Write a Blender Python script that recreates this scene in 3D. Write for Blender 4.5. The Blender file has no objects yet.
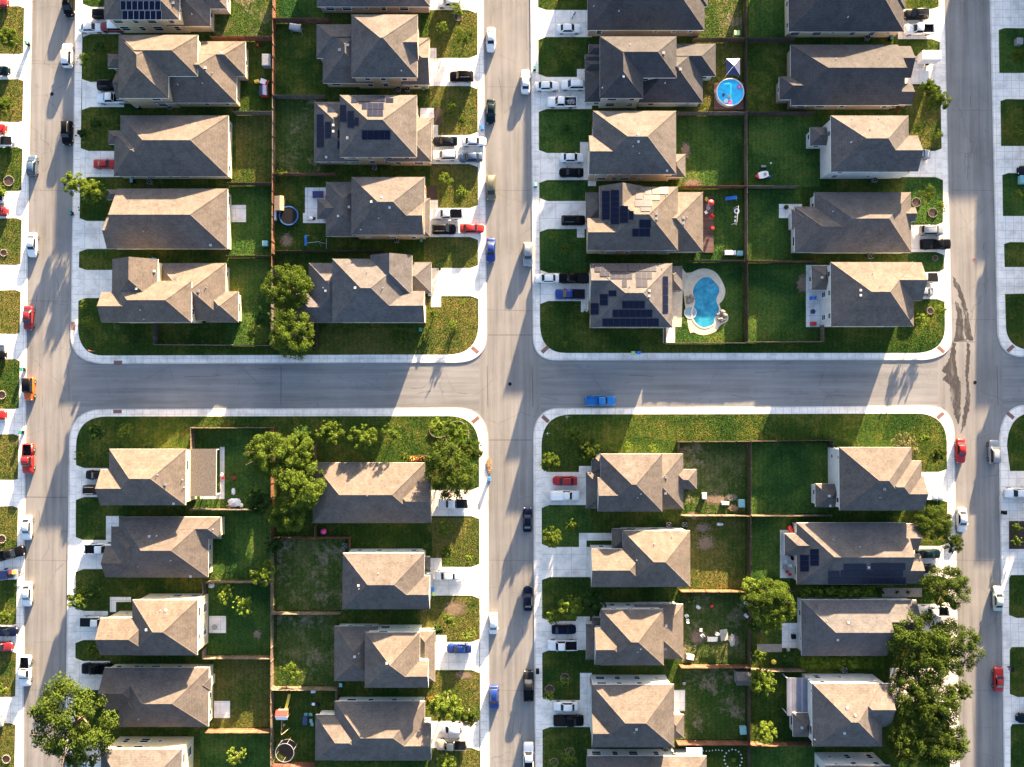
import bpy, bmesh, math, random
from mathutils import Vector
R = random.Random(11)
sc = bpy.context.scene
COL = sc.collection
rad = math.radians

# ---------------------------------------------------------------- camera model (pixel of the photograph -> point in the place)
CAMZ, FPX, PITCH = 137.0, 685.0, rad(1.0)
def G(px, py, z=0.0):
    dx, dy, dz = (px - 512.0) / FPX, -(py - 383.5) / FPX, -1.0
    c, s = math.cos(PITCH), math.sin(PITCH)
    dy, dz = dy * c - dz * s, dy * s + dz * c
    t = (z - CAMZ) / dz
    return (dx * t, dy * t)

# ---------------------------------------------------------------- mesh builder
class MB:
    def __init__(self):
        self.v, self.f, self.m = [], [], []
    def add(self, vs, fs, mi=0):
        n = len(self.v)
        self.v += [tuple(p) for p in vs]
        for f in fs:
            self.f.append([n + i for i in f]); self.m.append(mi)
        return self
    def box(self, x0, y0, z0, x1, y1, z1, mi=0):
        return self.add([(x0,y0,z0),(x1,y0,z0),(x1,y1,z0),(x0,y1,z0),(x0,y0,z1),(x1,y0,z1),(x1,y1,z1),(x0,y1,z1)],
            [(0,3,2,1),(4,5,6,7),(0,1,5,4),(1,2,6,5),(2,3,7,6),(3,0,4,7)], mi)
    def cbox(self, cx, cy, z0, sx, sy, sz, mi=0):
        return self.box(cx-sx/2, cy-sy/2, z0, cx+sx/2, cy+sy/2, z0+sz, mi)
    def poly(self, pts, z, mi=0):
        return self.add([(p[0],p[1],z) for p in pts], [tuple(range(len(pts)))], mi)
    def prism(self, pts, z0, z1, mi=0):
        n = len(pts)
        vs = [(p[0],p[1],z0) for p in pts] + [(p[0],p[1],z1) for p in pts]
        fs = [tuple(range(n, 2*n)), tuple(reversed(range(n)))] + [(i,(i+1)%n,n+(i+1)%n,n+i) for i in range(n)]
        return self.add(vs, fs, mi)
    def cyl(self, cx, cy, z0, z1, r0, r1=None, n=12, mi=0):
        r1 = r0 if r1 is None else r1
        vs = []
        for z, r in ((z0,r0),(z1,r1)):
            vs += [(cx+r*math.cos(2*math.pi*i/n), cy+r*math.sin(2*math.pi*i/n), z) for i in range(n)]
        fs = [(i,(i+1)%n,n+(i+1)%n,n+i) for i in range(n)] + [tuple(reversed(range(n))), tuple(range(n,2*n))]
        return self.add(vs, fs, mi)
    def ring(self, cx, cy, z0, z1, ri, ro, n=20, mi=0):
        vs = []
        for z, r in ((z0,ri),(z0,ro),(z1,ro),(z1,ri)):
            vs += [(cx+r*math.cos(2*math.pi*i/n), cy+r*math.sin(2*math.pi*i/n), z) for i in range(n)]
        fs = []
        for k in range(4):
            a, b = k*n, ((k+1)%4)*n
            fs += [(a+i, a+(i+1)%n, b+(i+1)%n, b+i) for i in range(n)]
        return self.add(vs, fs, mi)
    def tube(self, p, q, r, r2=None, n=6, mi=0):
        p, q = Vector(p), Vector(q); r2 = r if r2 is None else r2
        d = (q-p).normalized()
        a = d.cross(Vector((0,0,1)) if abs(d.z) < .9 else Vector((1,0,0))).normalized(); b = d.cross(a)
        vs = []
        for c, rr in ((p,r),(q,r2)):
            vs += [tuple(c + (a*math.cos(2*math.pi*i/n) + b*math.sin(2*math.pi*i/n))*rr) for i in range(n)]
        fs = [(i,(i+1)%n,n+(i+1)%n,n+i) for i in range(n)] + [tuple(reversed(range(n))), tuple(range(n,2*n))]
        return self.add(vs, fs, mi)
    def ball(self, c, rx, ry, rz, n=8, m=5, mi=0):
        vs = [(c[0],c[1],c[2]+rz)]
        for j in range(1, m):
            t = math.pi*j/m
            vs += [(c[0]+rx*math.sin(t)*math.cos(2*math.pi*i/n), c[1]+ry*math.sin(t)*math.sin(2*math.pi*i/n), c[2]+rz*math.cos(t)) for i in range(n)]
        vs.append((c[0],c[1],c[2]-rz)); L = len(vs)-1
        fs = [(0,1+i,1+(i+1)%n) for i in range(n)]
        for j in range(m-2):
            a = 1+j*n
            fs += [(a+i,a+n+i,a+n+(i+1)%n,a+(i+1)%n) for i in range(n)]
        a = 1+(m-2)*n
        fs += [(a+i, L, a+(i+1)%n) for i in range(n)]
        return self.add(vs, fs, mi)
    def loft(self, secs, mi=0, cap=True):
        n = len(secs[0]); vs = [p for s in secs for p in s]; fs = []
        for k in range(len(secs)-1):
            a = k*n
            fs += [(a+i,a+(i+1)%n,a+n+(i+1)%n,a+n+i) for i in range(n)]
        if cap:
            fs += [tuple(reversed(range(n))), tuple(range((len(secs)-1)*n, len(secs)*n))]
        return self.add(vs, fs, mi)
    def mesh(self, name, mats, off=(0,0,0), smooth=False):
        me = bpy.data.meshes.new(name)
        me.from_pydata([(x-off[0],y-off[1],z-off[2]) for x,y,z in self.v], [], self.f)
        for m in (mats if isinstance(mats,(list,tuple)) else [mats]): me.materials.append(m)
        me.polygons.foreach_set('material_index', self.m)
        if smooth: me.polygons.foreach_set('use_smooth', [True]*len(self.f))
        me.update()
        return me
    def build(self, name, mats, parent=None, off=(0,0,0), smooth=False):
        return link(name, self.mesh(name, mats, off, smooth), parent)

def link(name, me, parent=None, loc=None, rz=0.0, scale=None):
    o = bpy.data.objects.new(name, me); COL.objects.link(o)
    if parent is not None: o.parent = parent
    if loc is not None: o.location = loc
    if rz: o.rotation_euler = (0,0,rz)
    if scale is not None: o.scale = scale
    return o

REG = []            # every top-level thing, for keeping labels apart
def tag(o, label, cat, group=None):
    o['label'] = label; o['category'] = cat
    if group: o['group'] = group
    REG.append(o); return o
def thing(name, label, cat, loc, rz=0.0, group=None, scale=None):
    o = link(name, None, None, loc, rz, scale); o.empty_display_size = .3
    return tag(o, label, cat, group)
def struct(name, mb, mats, smooth=False):
    o = mb.build(name, mats, smooth=smooth); o['kind'] = 'structure'; return o

# ---------------------------------------------------------------- materials
def newmat(name):
    m = bpy.data.materials.new(name); m.use_nodes = True
    nt = m.node_tree; nt.nodes.clear()
    out = nt.nodes.new('ShaderNodeOutputMaterial')
    return m, nt, out
def N(nt, t, **kw):
    n = nt.nodes.new(t)
    for k, v in kw.items(): setattr(n, k, v)
    return n
def L(nt, a, b): nt.links.new(a, b)
def math_(nt, op, a, b=None, c=None):
    n = N(nt, 'ShaderNodeMath', operation=op)
    for i, x in enumerate((a,b,c)):
        if x is None: continue
        if isinstance(x, (int,float)): n.inputs[i].default_value = x
        else: L(nt, x, n.inputs[i])
    return n.outputs[0]
def mix(nt, fac, a, b, blend='MIX'):
    n = N(nt, 'ShaderNodeMix', data_type='RGBA', blend_type=blend)
    for s, x in ((n.inputs['Factor'],fac),(n.inputs[6],a),(n.inputs[7],b)):
        if isinstance(x, (int,float)): s.default_value = x
        elif isinstance(x, tuple): s.default_value = (*x,1) if len(x)==3 else x
        else: L(nt, x, s)
    return n.outputs[2]
def noise(nt, vec, scale, detail=3.0, rough=.55, dist=0.0):
    n = N(nt, 'ShaderNodeTexNoise'); n.inputs['Scale'].default_value = scale
    n.inputs['Detail'].default_value = detail; n.inputs['Roughness'].default_value = rough
    n.inputs['Distortion'].default_value = dist
    L(nt, vec, n.inputs['Vector']); return n
def ramp(nt, fac, stops):
    n = N(nt, 'ShaderNodeValToRGB'); e = n.color_ramp.elements
    while len(e) > 1: e.remove(e[-1])
    e[0].position = stops[0][0]; c = stops[0][1]; e[0].color = (*c,1) if isinstance(c,tuple) else (c,c,c,1)
    for p, c in stops[1:]:
        x = e.new(p); x.color = (*c,1) if isinstance(c,tuple) else (c,c,c,1)
    L(nt, fac, n.inputs[0]); return n.outputs[0]
def pos(nt): return N(nt, 'ShaderNodeNewGeometry').outputs['Position']
def objco(nt): return N(nt, 'ShaderNodeTexCoord').outputs['Object']
def mapping(nt, vec, scale):
    n = N(nt, 'ShaderNodeMapping'); n.inputs['Scale'].default_value = scale; L(nt, vec, n.inputs['Vector']); return n.outputs[0]
def principled(nt, out, col, rough=.6, spec=.5, metal=0.0, normal=None):
    b = N(nt, 'ShaderNodeBsdfPrincipled')
    if isinstance(col, tuple): b.inputs['Base Color'].default_value = (*col,1)
    else: L(nt, col, b.inputs['Base Color'])
    if isinstance(rough,(int,float)): b.inputs['Roughness'].default_value = rough
    else: L(nt, rough, b.inputs['Roughness'])
    b.inputs['Specular IOR Level'].default_value = spec; b.inputs['Metallic'].default_value = metal
    if normal is not None: L(nt, normal, b.inputs['Normal'])
    L(nt, b.outputs[0], out.inputs[0]); return b
def bump(nt, h, strength=.3, dist=.02):
    n = N(nt, 'ShaderNodeBump'); n.inputs['Strength'].default_value = strength; n.inputs['Distance'].default_value = dist
    L(nt, h, n.inputs['Height']); return n.outputs[0]
_pc = {}
def plain(name, rgb, rough=.6, var=.18, scale=3.0, spec=.4, metal=0.0, bmp=0.0):
    if name in _pc: return _pc[name]
    m, nt, out = newmat(name); p = objco(nt)
    n = noise(nt, p, scale, 4.0)
    lo = tuple(c*(1-var) for c in rgb); hi = tuple(min(1,c*(1+var)) for c in rgb)
    c = ramp(nt, n.outputs[0], [(.3,lo),(.7,hi)])
    nb = bump(nt, noise(nt, p, scale*8).outputs[0], bmp, .01) if bmp else None
    principled(nt, out, c, rough, spec, metal, nb)
    _pc[name] = m; return m

def fuzzy_normal(nt, vec, scale, k):
    n1 = N(nt, 'ShaderNodeTexNoise'); n1.inputs['Scale'].default_value = scale; n1.inputs['Detail'].default_value = 1.5
    L(nt, vec, n1.inputs['Vector'])
    s = N(nt, 'ShaderNodeVectorMath', operation='SUBTRACT'); L(nt, n1.outputs['Color'], s.inputs[0]); s.inputs[1].default_value = (.5,.5,.5)
    mu = N(nt, 'ShaderNodeVectorMath', operation='MULTIPLY'); L(nt, s.outputs[0], mu.inputs[0]); mu.inputs[1].default_value = (k,k,k*.3)
    ad = N(nt, 'ShaderNodeVectorMath', operation='ADD'); L(nt, mu.outputs[0], ad.inputs[0])
    L(nt, N(nt, 'ShaderNodeNewGeometry').outputs['Normal'], ad.inputs[1])
    no = N(nt, 'ShaderNodeVectorMath', operation='NORMALIZE'); L(nt, ad.outputs[0], no.inputs[0])
    return no.outputs[0]

def grass(name, lush, mid, dry, soil, dryness, soilness, seed):
    """turf: blades, mown stripes, tired patches and bare soil"""
    m, nt, out = newmat(name); p = pos(nt)
    a = N(nt, 'ShaderNodeVectorMath', operation='ADD'); L(nt, p, a.inputs[0]); a.inputs[1].default_value = (seed*13.7, seed*7.1, 0); q = a.outputs[0]
    big = noise(nt, q, .11, 4.0, .6, .4).outputs[0]
    med = noise(nt, q, .55, 5.0, .65, .3).outputs[0]
    fine = noise(nt, q, 3.6, 5.0, .8).outputs[0]
    c = mix(nt, ramp(nt, big, [(.35,0.0),(.65,1.0)]), lush, mid)
    d = math_(nt, 'ADD', math_(nt, 'MULTIPLY', big, .55), math_(nt, 'MULTIPLY', med, .6))
    c = mix(nt, ramp(nt, d, [(.80-dryness*.55,0.0),(1.02-dryness*.55,.9)]), c, dry)
    if soilness > 0:
        s = math_(nt, 'ADD', math_(nt, 'MULTIPLY', noise(nt, q, .16, 2.0).outputs[0], .7), math_(nt, 'MULTIPLY', noise(nt, q, 1.1, 5.0, .7).outputs[0], .5))
        c = mix(nt, ramp(nt, s, [(.86-soilness*.35,0.0),(.98-soilness*.35,.85)]), c, soil)
    c = mix(nt, 1.0, c, ramp(nt, fine, [(.28,.25),(.72,1.8)]), 'MULTIPLY')
    st = N(nt, 'ShaderNodeTexWave', wave_type='BANDS', bands_direction='X'); st.inputs['Scale'].default_value = .34; st.inputs['Distortion'].default_value = 1.0
    L(nt, q, st.inputs['Vector'])
    c = mix(nt, .38, c, ramp(nt, st.outputs['Fac'], [(0.0,.80),(1.0,1.16)]), 'MULTIPLY')
    nrm = fuzzy_normal(nt, q, 9.0, 3.4)
    b = N(nt, 'ShaderNodeBsdfDiffuse'); L(nt, c, b.inputs[0]); L(nt, nrm, b.inputs['Normal'])
    L(nt, b.outputs[0], out.inputs[0]); return m

def asphalt(name, rgb, along, seed):
    m, nt, out = newmat(name); p = pos(nt)
    sx = (.9,.035,1) if along == 'y' else (.035,.9,1)
    streak = noise(nt, mapping(nt, p, sx), 1.0, 4.0, .6).outputs[0]
    blot = noise(nt, p, .07, 4.0, .6).outputs[0]
    grain = noise(nt, p, 9.0, 3.0, .7).outputs[0]
    f = math_(nt, 'ADD', math_(nt, 'MULTIPLY', streak, .55), math_(nt, 'MULTIPLY', blot, .45))
    c = ramp(nt, f, [(.34,tuple(x*.66 for x in rgb)),(.5,rgb),(.64,tuple(x*1.28 for x in rgb))])
    c = mix(nt, 1.0, c, ramp(nt, grain, [(.25,.66),(.75,1.3)]), 'MULTIPLY')
    cr = N(nt, 'ShaderNodeTexVoronoi', feature='DISTANCE_TO_EDGE'); cr.inputs['Scale'].default_value = .1
    w = noise(nt, p, .5, 3.0); ad = N(nt, 'ShaderNodeVectorMath', operation='ADD')
    L(nt, p, ad.inputs[0]); L(nt, w.outputs['Color'], ad.inputs[1]); L(nt, ad.outputs[0], cr.inputs['Vector'])
    crk = ramp(nt, cr.outputs['Distance'], [(.0,1.0),(.006,0.0)])
    gate = ramp(nt, noise(nt, p, .09, 2.0).outputs[0], [(.46,0.0),(.58,.55)])
    c = mix(nt, math_(nt, 'MULTIPLY', crk, gate), c, tuple(x*.35 for x in rgb))
    oil = ramp(nt, noise(nt, p, .55, 5.0, .7).outputs[0], [(.60,0.0),(.72,.42)])
    c = mix(nt, oil, c, tuple(x*.5 for x in rgb))
    pale = ramp(nt, noise(nt, mapping(nt, p, sx), 2.3, 4.0, .7).outputs[0], [(.58,0.0),(.74,.35)])
    c = mix(nt, pale, c, tuple(min(1,x*1.5) for x in rgb))
    principled(nt, out, c, .9, .25, 0, bump(nt, grain, .25, .01)); return m

def concrete(name, rgb, joint):
    m, nt, out = newmat(name); p = pos(nt)
    a = noise(nt, p, .35, 5.0, .65).outputs[0]; g = noise(nt, p, 5.0, 3.0, .7).outputs[0]
    c = ramp(nt, a, [(.30,tuple(x*.68 for x in rgb)),(.52,rgb),(.72,tuple(min(.9,x*1.1) for x in rgb))])
    st = ramp(nt, noise(nt, p, .9, 6.0, .75).outputs[0], [(.58,0.0),(.75,.4)]); c = mix(nt, st, c, tuple(x*.55 for x in rgb))
    c = mix(nt, 1.0, c, ramp(nt, g, [(.25,.86),(.75,1.08)]), 'MULTIPLY')
    sp = N(nt, 'ShaderNodeSeparateXYZ'); L(nt, p, sp.inputs[0])
    def line(o, ph):
        f = math_(nt, 'FRACT', math_(nt, 'ADD', math_(nt, 'DIVIDE', o, joint), ph))
        return math_(nt, 'LESS_THAN', f, .075/joint)
    ln = math_(nt, 'MAXIMUM', line(sp.outputs[0], .13), line(sp.outputs[1], .37))
    c = mix(nt, math_(nt, 'MULTIPLY', ln, .75), c, tuple(x*.45 for x in rgb))
    principled(nt, out, c, .85, .3); return m

def shingle(name, rgb, seed):
    m, nt, out = newmat(name); p = pos(nt)
    sp = N(nt, 'ShaderNodeSeparateXYZ'); L(nt, p, sp.inputs[0])
    course = math_(nt, 'FRACT', math_(nt, 'DIVIDE', sp.outputs[2], .125))
    row = math_(nt, 'FLOOR', math_(nt, 'DIVIDE', sp.outputs[2], .125))
    cb = N(nt, 'ShaderNodeCombineXYZ')
    L(nt, math_(nt, 'FLOOR', math_(nt, 'ADD', math_(nt, 'MULTIPLY', sp.outputs[0], 2.9), math_(nt, 'MULTIPLY', row, .37))), cb.inputs[0])
    L(nt, math_(nt, 'FLOOR', math_(nt, 'ADD', math_(nt, 'MULTIPLY', sp.outputs[1], 2.9), math_(nt, 'MULTIPLY', row, .61))), cb.inputs[1]); L(nt, row, cb.inputs[2])
    wn = N(nt, 'ShaderNodeTexWhiteNoise'); L(nt, cb.outputs[0], wn.inputs['Vector'])
    blot = noise(nt, p, .35, 4.0, .6).outputs[0]
    c = ramp(nt, wn.outputs['Value'], [(0.0,tuple(x*.86 for x in rgb)),(.5,rgb),(1.0,tuple(x*1.14 for x in rgb))])
    c = mix(nt, 1.0, c, ramp(nt, blot, [(.3,.85),(.7,1.15)]), 'MULTIPLY')
    oi = N(nt, 'ShaderNodeObjectInfo'); rnd = oi.outputs['Random']
    c = mix(nt, 1.0, c, ramp(nt, rnd, [(0.0,(.88,.88,.91)),(.35,(1.06,1.0,.93)),(.7,(.94,.97,1.03)),(1.0,(1.14,1.07,.99))]), 'MULTIPLY')
    stn = noise(nt, mapping(nt, p, (.9,.9,.12)), 1.0, 5.0, .65).outputs[0]
    c = mix(nt, 1.0, c, ramp(nt, stn, [(.3,.80),(.6,1.06)]), 'MULTIPLY')
    c = mix(nt, math_(nt, 'MULTIPLY', math_(nt, 'LESS_THAN', course, .18), .45), c, tuple(x*.45 for x in rgb))
    principled(nt, out, c, .95, .12, 0, bump(nt, wn.outputs['Value'], .3, .012)); return m

def siding(name, rgb):
    m, nt, out = newmat(name); p = pos(nt)
    sp = N(nt, 'ShaderNodeSeparateXYZ'); L(nt, p, sp.inputs[0])
    f = math_(nt, 'FRACT', math_(nt, 'DIVIDE', sp.outputs[2], .2))
    a = noise(nt, p, .8, 4.0).outputs[0]
    c = ramp(nt, a, [(.3,tuple(x*.86 for x in rgb)),(.7,tuple(min(1,x*1.06) for x in rgb))])
    c = mix(nt, math_(nt, 'MULTIPLY', math_(nt, 'LESS_THAN', f, .12), .35), c, tuple(x*.55 for x in rgb))
    principled(nt, out, c, .75, .3); return m
def brick(name, rgb):
    m, nt, out = newmat(name); p = pos(nt)
    b = N(nt, 'ShaderNodeTexBrick'); b.inputs['Scale'].default_value = 1.0
    b.inputs['Brick Width'].default_value = .24; b.inputs['Row Height'].default_value = .08; b.inputs['Mortar Size'].default_value = .008
    sp = N(nt, 'ShaderNodeSeparateXYZ'); L(nt, p, sp.inputs[0]); cb = N(nt, 'ShaderNodeCombineXYZ')
    L(nt, math_(nt, 'ADD', sp.outputs[0], sp.outputs[1]), cb.inputs[0]); L(nt, sp.outputs[2], cb.inputs[1]); L(nt, cb.outputs[0], b.inputs['Vector'])
    b.inputs['Color1'].default_value = (*[x*.8 for x in rgb],1); b.inputs['Color2'].default_value = (*[x*1.2 for x in rgb],1); b.inputs['Mortar'].default_value = (.4,.37,.33,1)
    principled(nt, out, b.outputs['Color'], .85, .25); return m

def leafmat(name, rgb, trans=.35, vary=.35):
    m, nt, out = newmat(name)
    oi = N(nt, 'ShaderNodeObjectInfo'); p = pos(nt)
    n = noise(nt, p, 1.3, 3.0, .7).outputs[0]
    f = math_(nt, 'ADD', math_(nt, 'MULTIPLY', n, .8), math_(nt, 'MULTIPLY', oi.outputs['Random'], .25))
    lo = tuple(c*(1-vary) for c in rgb); hi = (rgb[0]*(1+vary*1.3), rgb[1]*(1+vary), rgb[2]*(1+vary*.3))
    c = ramp(nt, f, [(.3,lo),(.72,hi)])
    d = N(nt, 'ShaderNodeBsdfDiffuse'); L(nt, c, d.inputs[0])
    t = N(nt, 'ShaderNodeBsdfTranslucent'); L(nt, mix(nt, .5, c, (rgb[0]*1.5, rgb[1]*1.3, rgb[2]*.5)), t.inputs[0])
    s = N(nt, 'ShaderNodeMixShader'); s.inputs[0].default_value = trans
    L(nt, d.outputs[0], s.inputs[1]); L(nt, t.outputs[0], s.inputs[2]); L(nt, s.outputs[0], out.inputs[0]); return m

def paint(name, rgb, metal=0.0):
    if name in _pc: return _pc[name]
    m, nt, out = newmat(name)
    n = noise(nt, objco(nt), 1.4, 3.0).outputs[0]
    c = ramp(nt, n, [(.3,tuple(x*.9 for x in rgb)),(.7,rgb)])
    dk = max(rgb) < .1
    b = principled(nt, out, c, .34 if dk else .42, .07 if dk else .3, metal)
    b.inputs['Coat Weight'].default_value = .0 if dk else .25; b.inputs['Coat Roughness'].default_value = .12
    _pc[name] = m; return m
def planks(name, rgb, along='xy', w=.15):
    """vertical fence boards: tone changes from board to board"""
    m, nt, out = newmat(name); p = pos(nt)
    sp = N(nt, 'ShaderNodeSeparateXYZ'); L(nt, p, sp.inputs[0])
    s = math_(nt, 'ADD', sp.outputs[0], sp.outputs[1]) if along == 'xy' else (sp.outputs[0] if along == 'x' else sp.outputs[1])
    u = math_(nt, 'DIVIDE', s, w)
    wn = N(nt, 'ShaderNodeTexWhiteNoise', noise_dimensions='1D'); L(nt, math_(nt, 'FLOOR', u), wn.inputs['W'])
    big = noise(nt, p, .35, 4.0).outputs[0]
    c = ramp(nt, wn.outputs['Value'], [(0,tuple(x*.7 for x in rgb)),(1,tuple(min(1,x*1.25) for x in rgb))])
    c = mix(nt, 1.0, c, ramp(nt, big, [(.3,.7),(.7,1.2)]), 'MULTIPLY')
    c = mix(nt, math_(nt, 'LESS_THAN', math_(nt, 'FRACT', u), .08), c, tuple(x*.25 for x in rgb))
    principled(nt, out, c, .85, .2); return m

M = {}
M['road_y'] = asphalt('street asphalt', (.172,.164,.156), 'y', 1)
M['road_x'] = asphalt('cross street asphalt', (.168,.165,.163), 'x', 2)
M['kerb'] = concrete('kerb concrete', (.46,.435,.41), 3.0)
M['walk'] = concrete('pavement concrete', (.70,.64,.575), 1.6)
M['drive'] = concrete('driveway concrete', (.68,.625,.56), 3.05)
M['patio'] = concrete('patio concrete', (.6,.565,.54), 2.4)
M['pooldeck'] = plain('pool deck', (.50,.41,.30), .8, .16, 1.2)
GR = dict(soil=(.15,.115,.075))
M['g_lush'] = grass('lush lawn', (.015,.041,.011), (.049,.088,.017), (.098,.092,.024), GR['soil'], .36, .10, 1)
M['g_mid'] = grass('mown lawn', (.016,.036,.008), (.041,.061,.011), (.095,.082,.020), GR['soil'], .42, .2, 2)
M['g_dry'] = grass('dry lawn', (.028,.048,.010), (.046,.060,.012), (.088,.076,.022), GR['soil'], .62, .25, 3)
M['g_patch'] = grass('patchy lawn', (.024,.048,.010), (.046,.064,.016), (.12,.10,.045), (.17,.13,.09), .42, .62, 4)
M['tanroof'] = plain('tan patio roofing', (.10,.088,.080), .95, .38, 5.0, spec=.1, bmp=.4)
M['g_wild'] = grass('wild grass', (.02,.06,.008), (.04,.09,.01), (.09,.11,.012), GR['soil'], .5, 0, 5)
def worn(name, rgb):
    m, nt, out = newmat(name); g = N(nt, 'ShaderNodeTexCoord').outputs['Generated']; p = pos(nt)
    s = N(nt, 'ShaderNodeVectorMath', operation='DISTANCE'); sp = N(nt, 'ShaderNodeSeparateXYZ'); L(nt, g, sp.inputs[0])
    cb = N(nt, 'ShaderNodeCombineXYZ'); L(nt, sp.outputs[0], cb.inputs[0]); L(nt, sp.outputs[1], cb.inputs[1]); L(nt, cb.outputs[0], s.inputs[0]); s.inputs[1].default_value = (.5,.5,0)
    f = math_(nt, 'ADD', math_(nt, 'MULTIPLY', s.outputs['Value'], 1.5), math_(nt, 'MULTIPLY', noise(nt, p, 1.4, 6.0, .75).outputs[0], .9))
    al = ramp(nt, f, [(.72,.95),(1.0,0.0)])
    c = ramp(nt, noise(nt, p, 3.0, 5.0, .7).outputs[0], [(.3,tuple(x*.6 for x in rgb)),(.7,tuple(x*1.35 for x in rgb))])
    d = N(nt, 'ShaderNodeBsdfDiffuse'); L(nt, c, d.inputs[0]); t = N(nt, 'ShaderNodeBsdfTransparent'); mx = N(nt, 'ShaderNodeMixShader')
    L(nt, al, mx.inputs[0]); L(nt, t.outputs[0], mx.inputs[1]); L(nt, d.outputs[0], mx.inputs[2]); L(nt, mx.outputs[0], out.inputs[0]); return m
M['worn'] = worn('worn turf', (.17,.125,.085))
M['soil'] = plain('bare soil', (.16,.115,.08), .95, .35, 1.5, bmp=.4)
M['mulch'] = plain('dark mulch', (.035,.022,.018), .95, .5, 6.0, bmp=.5)
M['gravel'] = plain('gravel bed', (.22,.19,.16), .95, .4, 5.0, bmp=.5)
def wet(name, rgb):
    m, nt, out = newmat(name); p = pos(nt)
    f = noise(nt, mapping(nt, p, (.8,.22,1)), 1.3, 6.0, .7, .6).outputs[0]
    al = ramp(nt, f, [(.28,.0),(.52,.80)])
    c = ramp(nt, noise(nt, p, 2.0, 4.0).outputs[0], [(.3,tuple(x*.7 for x in rgb)),(.7,tuple(x*1.3 for x in rgb))])
    b = N(nt, 'ShaderNodeBsdfPrincipled'); L(nt, c, b.inputs['Base Color']); b.inputs['Roughness'].default_value = .55; b.inputs['Specular IOR Level'].default_value = .3
    t = N(nt, 'ShaderNodeBsdfTransparent'); mx = N(nt, 'ShaderNodeMixShader')
    L(nt, al, mx.inputs[0]); L(nt, t.outputs[0], mx.inputs[1]); L(nt, b.outputs[0], mx.inputs[2]); L(nt, mx.outputs[0], out.inputs[0]); return m
M['stain'] = wet('wet asphalt', (.042,.036,.034))
M['oil'] = wet('oil marks', (.05,.047,.045))
M['roof_a'] = shingle('weathered brown shingle', (.091,.081,.075), 1)
M['roof_b'] = shingle('grey brown shingle', (.083,.078,.078), 2)
M['roof_shade'] = shingle('charcoal shingle', (.047,.046,.049), 3)  # same shingle as the others, shade of the south slopes put into the colour
M['cream'] = siding('cream siding', (.46,.39,.25)); M['white'] = siding('pale grey siding', (.45,.45,.43))
M['tan'] = siding('tan siding', (.36,.27,.17)); M['sage'] = siding('pale sage siding', (.40,.42,.36))
M['brick'] = brick('brown brick', (.26,.15,.09))
M['trim'] = plain('white trim', (.62,.62,.6), .5, .06)
M['door'] = plain('front door', (.16,.06,.04), .5, .2); M['garage'] = plain('garage door', (.55,.53,.48), .5, .06)
M['pane'] = plain('window glass', (.02,.025,.03), .08, .1, spec=.7)
M['glass'] = plain('car glass', (.006,.009,.012), .08, .1, spec=.4)
M['tyre'] = plain('tyre rubber', (.008,.008,.009), .85, .2, spec=.1); M['rim'] = plain('wheel rim', (.4,.4,.42), .3, .05, metal=.8)
M['lamp'] = plain('headlamp glass', (.6,.62,.65), .15, .05); M['tail'] = plain('tail lamp', (.35,.02,.02), .2, .1)
M['black'] = plain('black plastic', (.006,.006,.007), .6, .2, spec=.12); M['grey'] = plain('grey metal', (.2,.2,.21), .5, .15, metal=.3)
M['steel'] = plain('galvanised steel', (.42,.43,.45), .4, .12, metal=.6)
M['whitep'] = plain('white plastic', (.6,.6,.6), .5, .06); M['red'] = plain('red plastic', (.42,.025,.02), .45, .12)
M['blue'] = plain('blue plastic', (.03,.16,.5), .45, .12); M['green'] = plain('green plastic', (.03,.2,.14), .5, .12)
M['teal'] = plain('pale teal metal', (.16,.33,.34), .5, .12); M['yellow'] = plain('yellow plastic', (.6,.42,.05), .45, .1)
M['pink'] = plain('pink plastic', (.6,.06,.22), .45, .1); M['navy'] = plain('navy fabric', (.02,.03,.09), .8, .15)
M['stone'] = plain('edging stone', (.17,.145,.12), .9, .3, 4.0, bmp=.4); M['brickred'] = plain('brick red paving', (.17,.085,.07), .9, .25, 4.0)
M['bark'] = plain('bark', (.10,.07,.05), .95, .35, 5.0, bmp=.5)
M['wood'] = plain('timber', (.30,.20,.12), .8, .25, 3.0); M['lime'] = plain('light green plastic', (.35,.5,.2), .5, .1)
M['f_cedar'] = planks('new cedar boards', (.135,.068,.040)); M['f_red'] = planks('red brown boards', (.115,.05,.036))
M['f_tan'] = planks('sun bleached boards', (.14,.108,.08)); M['f_grey'] = planks('weathered grey boards', (.10,.088,.078))
M['f_dark'] = planks('dark stained boards', (.05,.038,.032))
M['deck'] = planks('dark deck boards', (.09,.055,.05), 'y', .14); M['pergola'] = planks('ribbed metal sheet', (.17,.18,.23), 'x', .55)
M['rust'] = planks('brown pool deck boards', (.20,.10,.075), 'y', .14)
def panelmat():
    m, nt, out = newmat('solar cell glass'); p = objco(nt)
    b = N(nt, 'ShaderNodeTexBrick'); b.offset = 0; b.inputs['Scale'].default_value = 1.0
    b.inputs['Brick Width'].default_value = .16; b.inputs['Row Height'].default_value = .16; b.inputs['Mortar Size'].default_value = .006
    b.inputs['Color1'].default_value = (.0035,.0045,.016,1); b.inputs['Color2'].default_value = (.0045,.006,.020,1); b.inputs['Mortar'].default_value = (.010,.012,.026,1)
    L(nt, p, b.inputs['Vector']); principled(nt, out, b.outputs['Color'], .26, .12); return m
M['panel'] = panelmat(); M['pframe'] = plain('panel frame', (.018,.02,.03), .5, .1, spec=.2); M['pframe_w'] = plain('bright panel frame', (.5,.5,.52), .4, .1)
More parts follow.
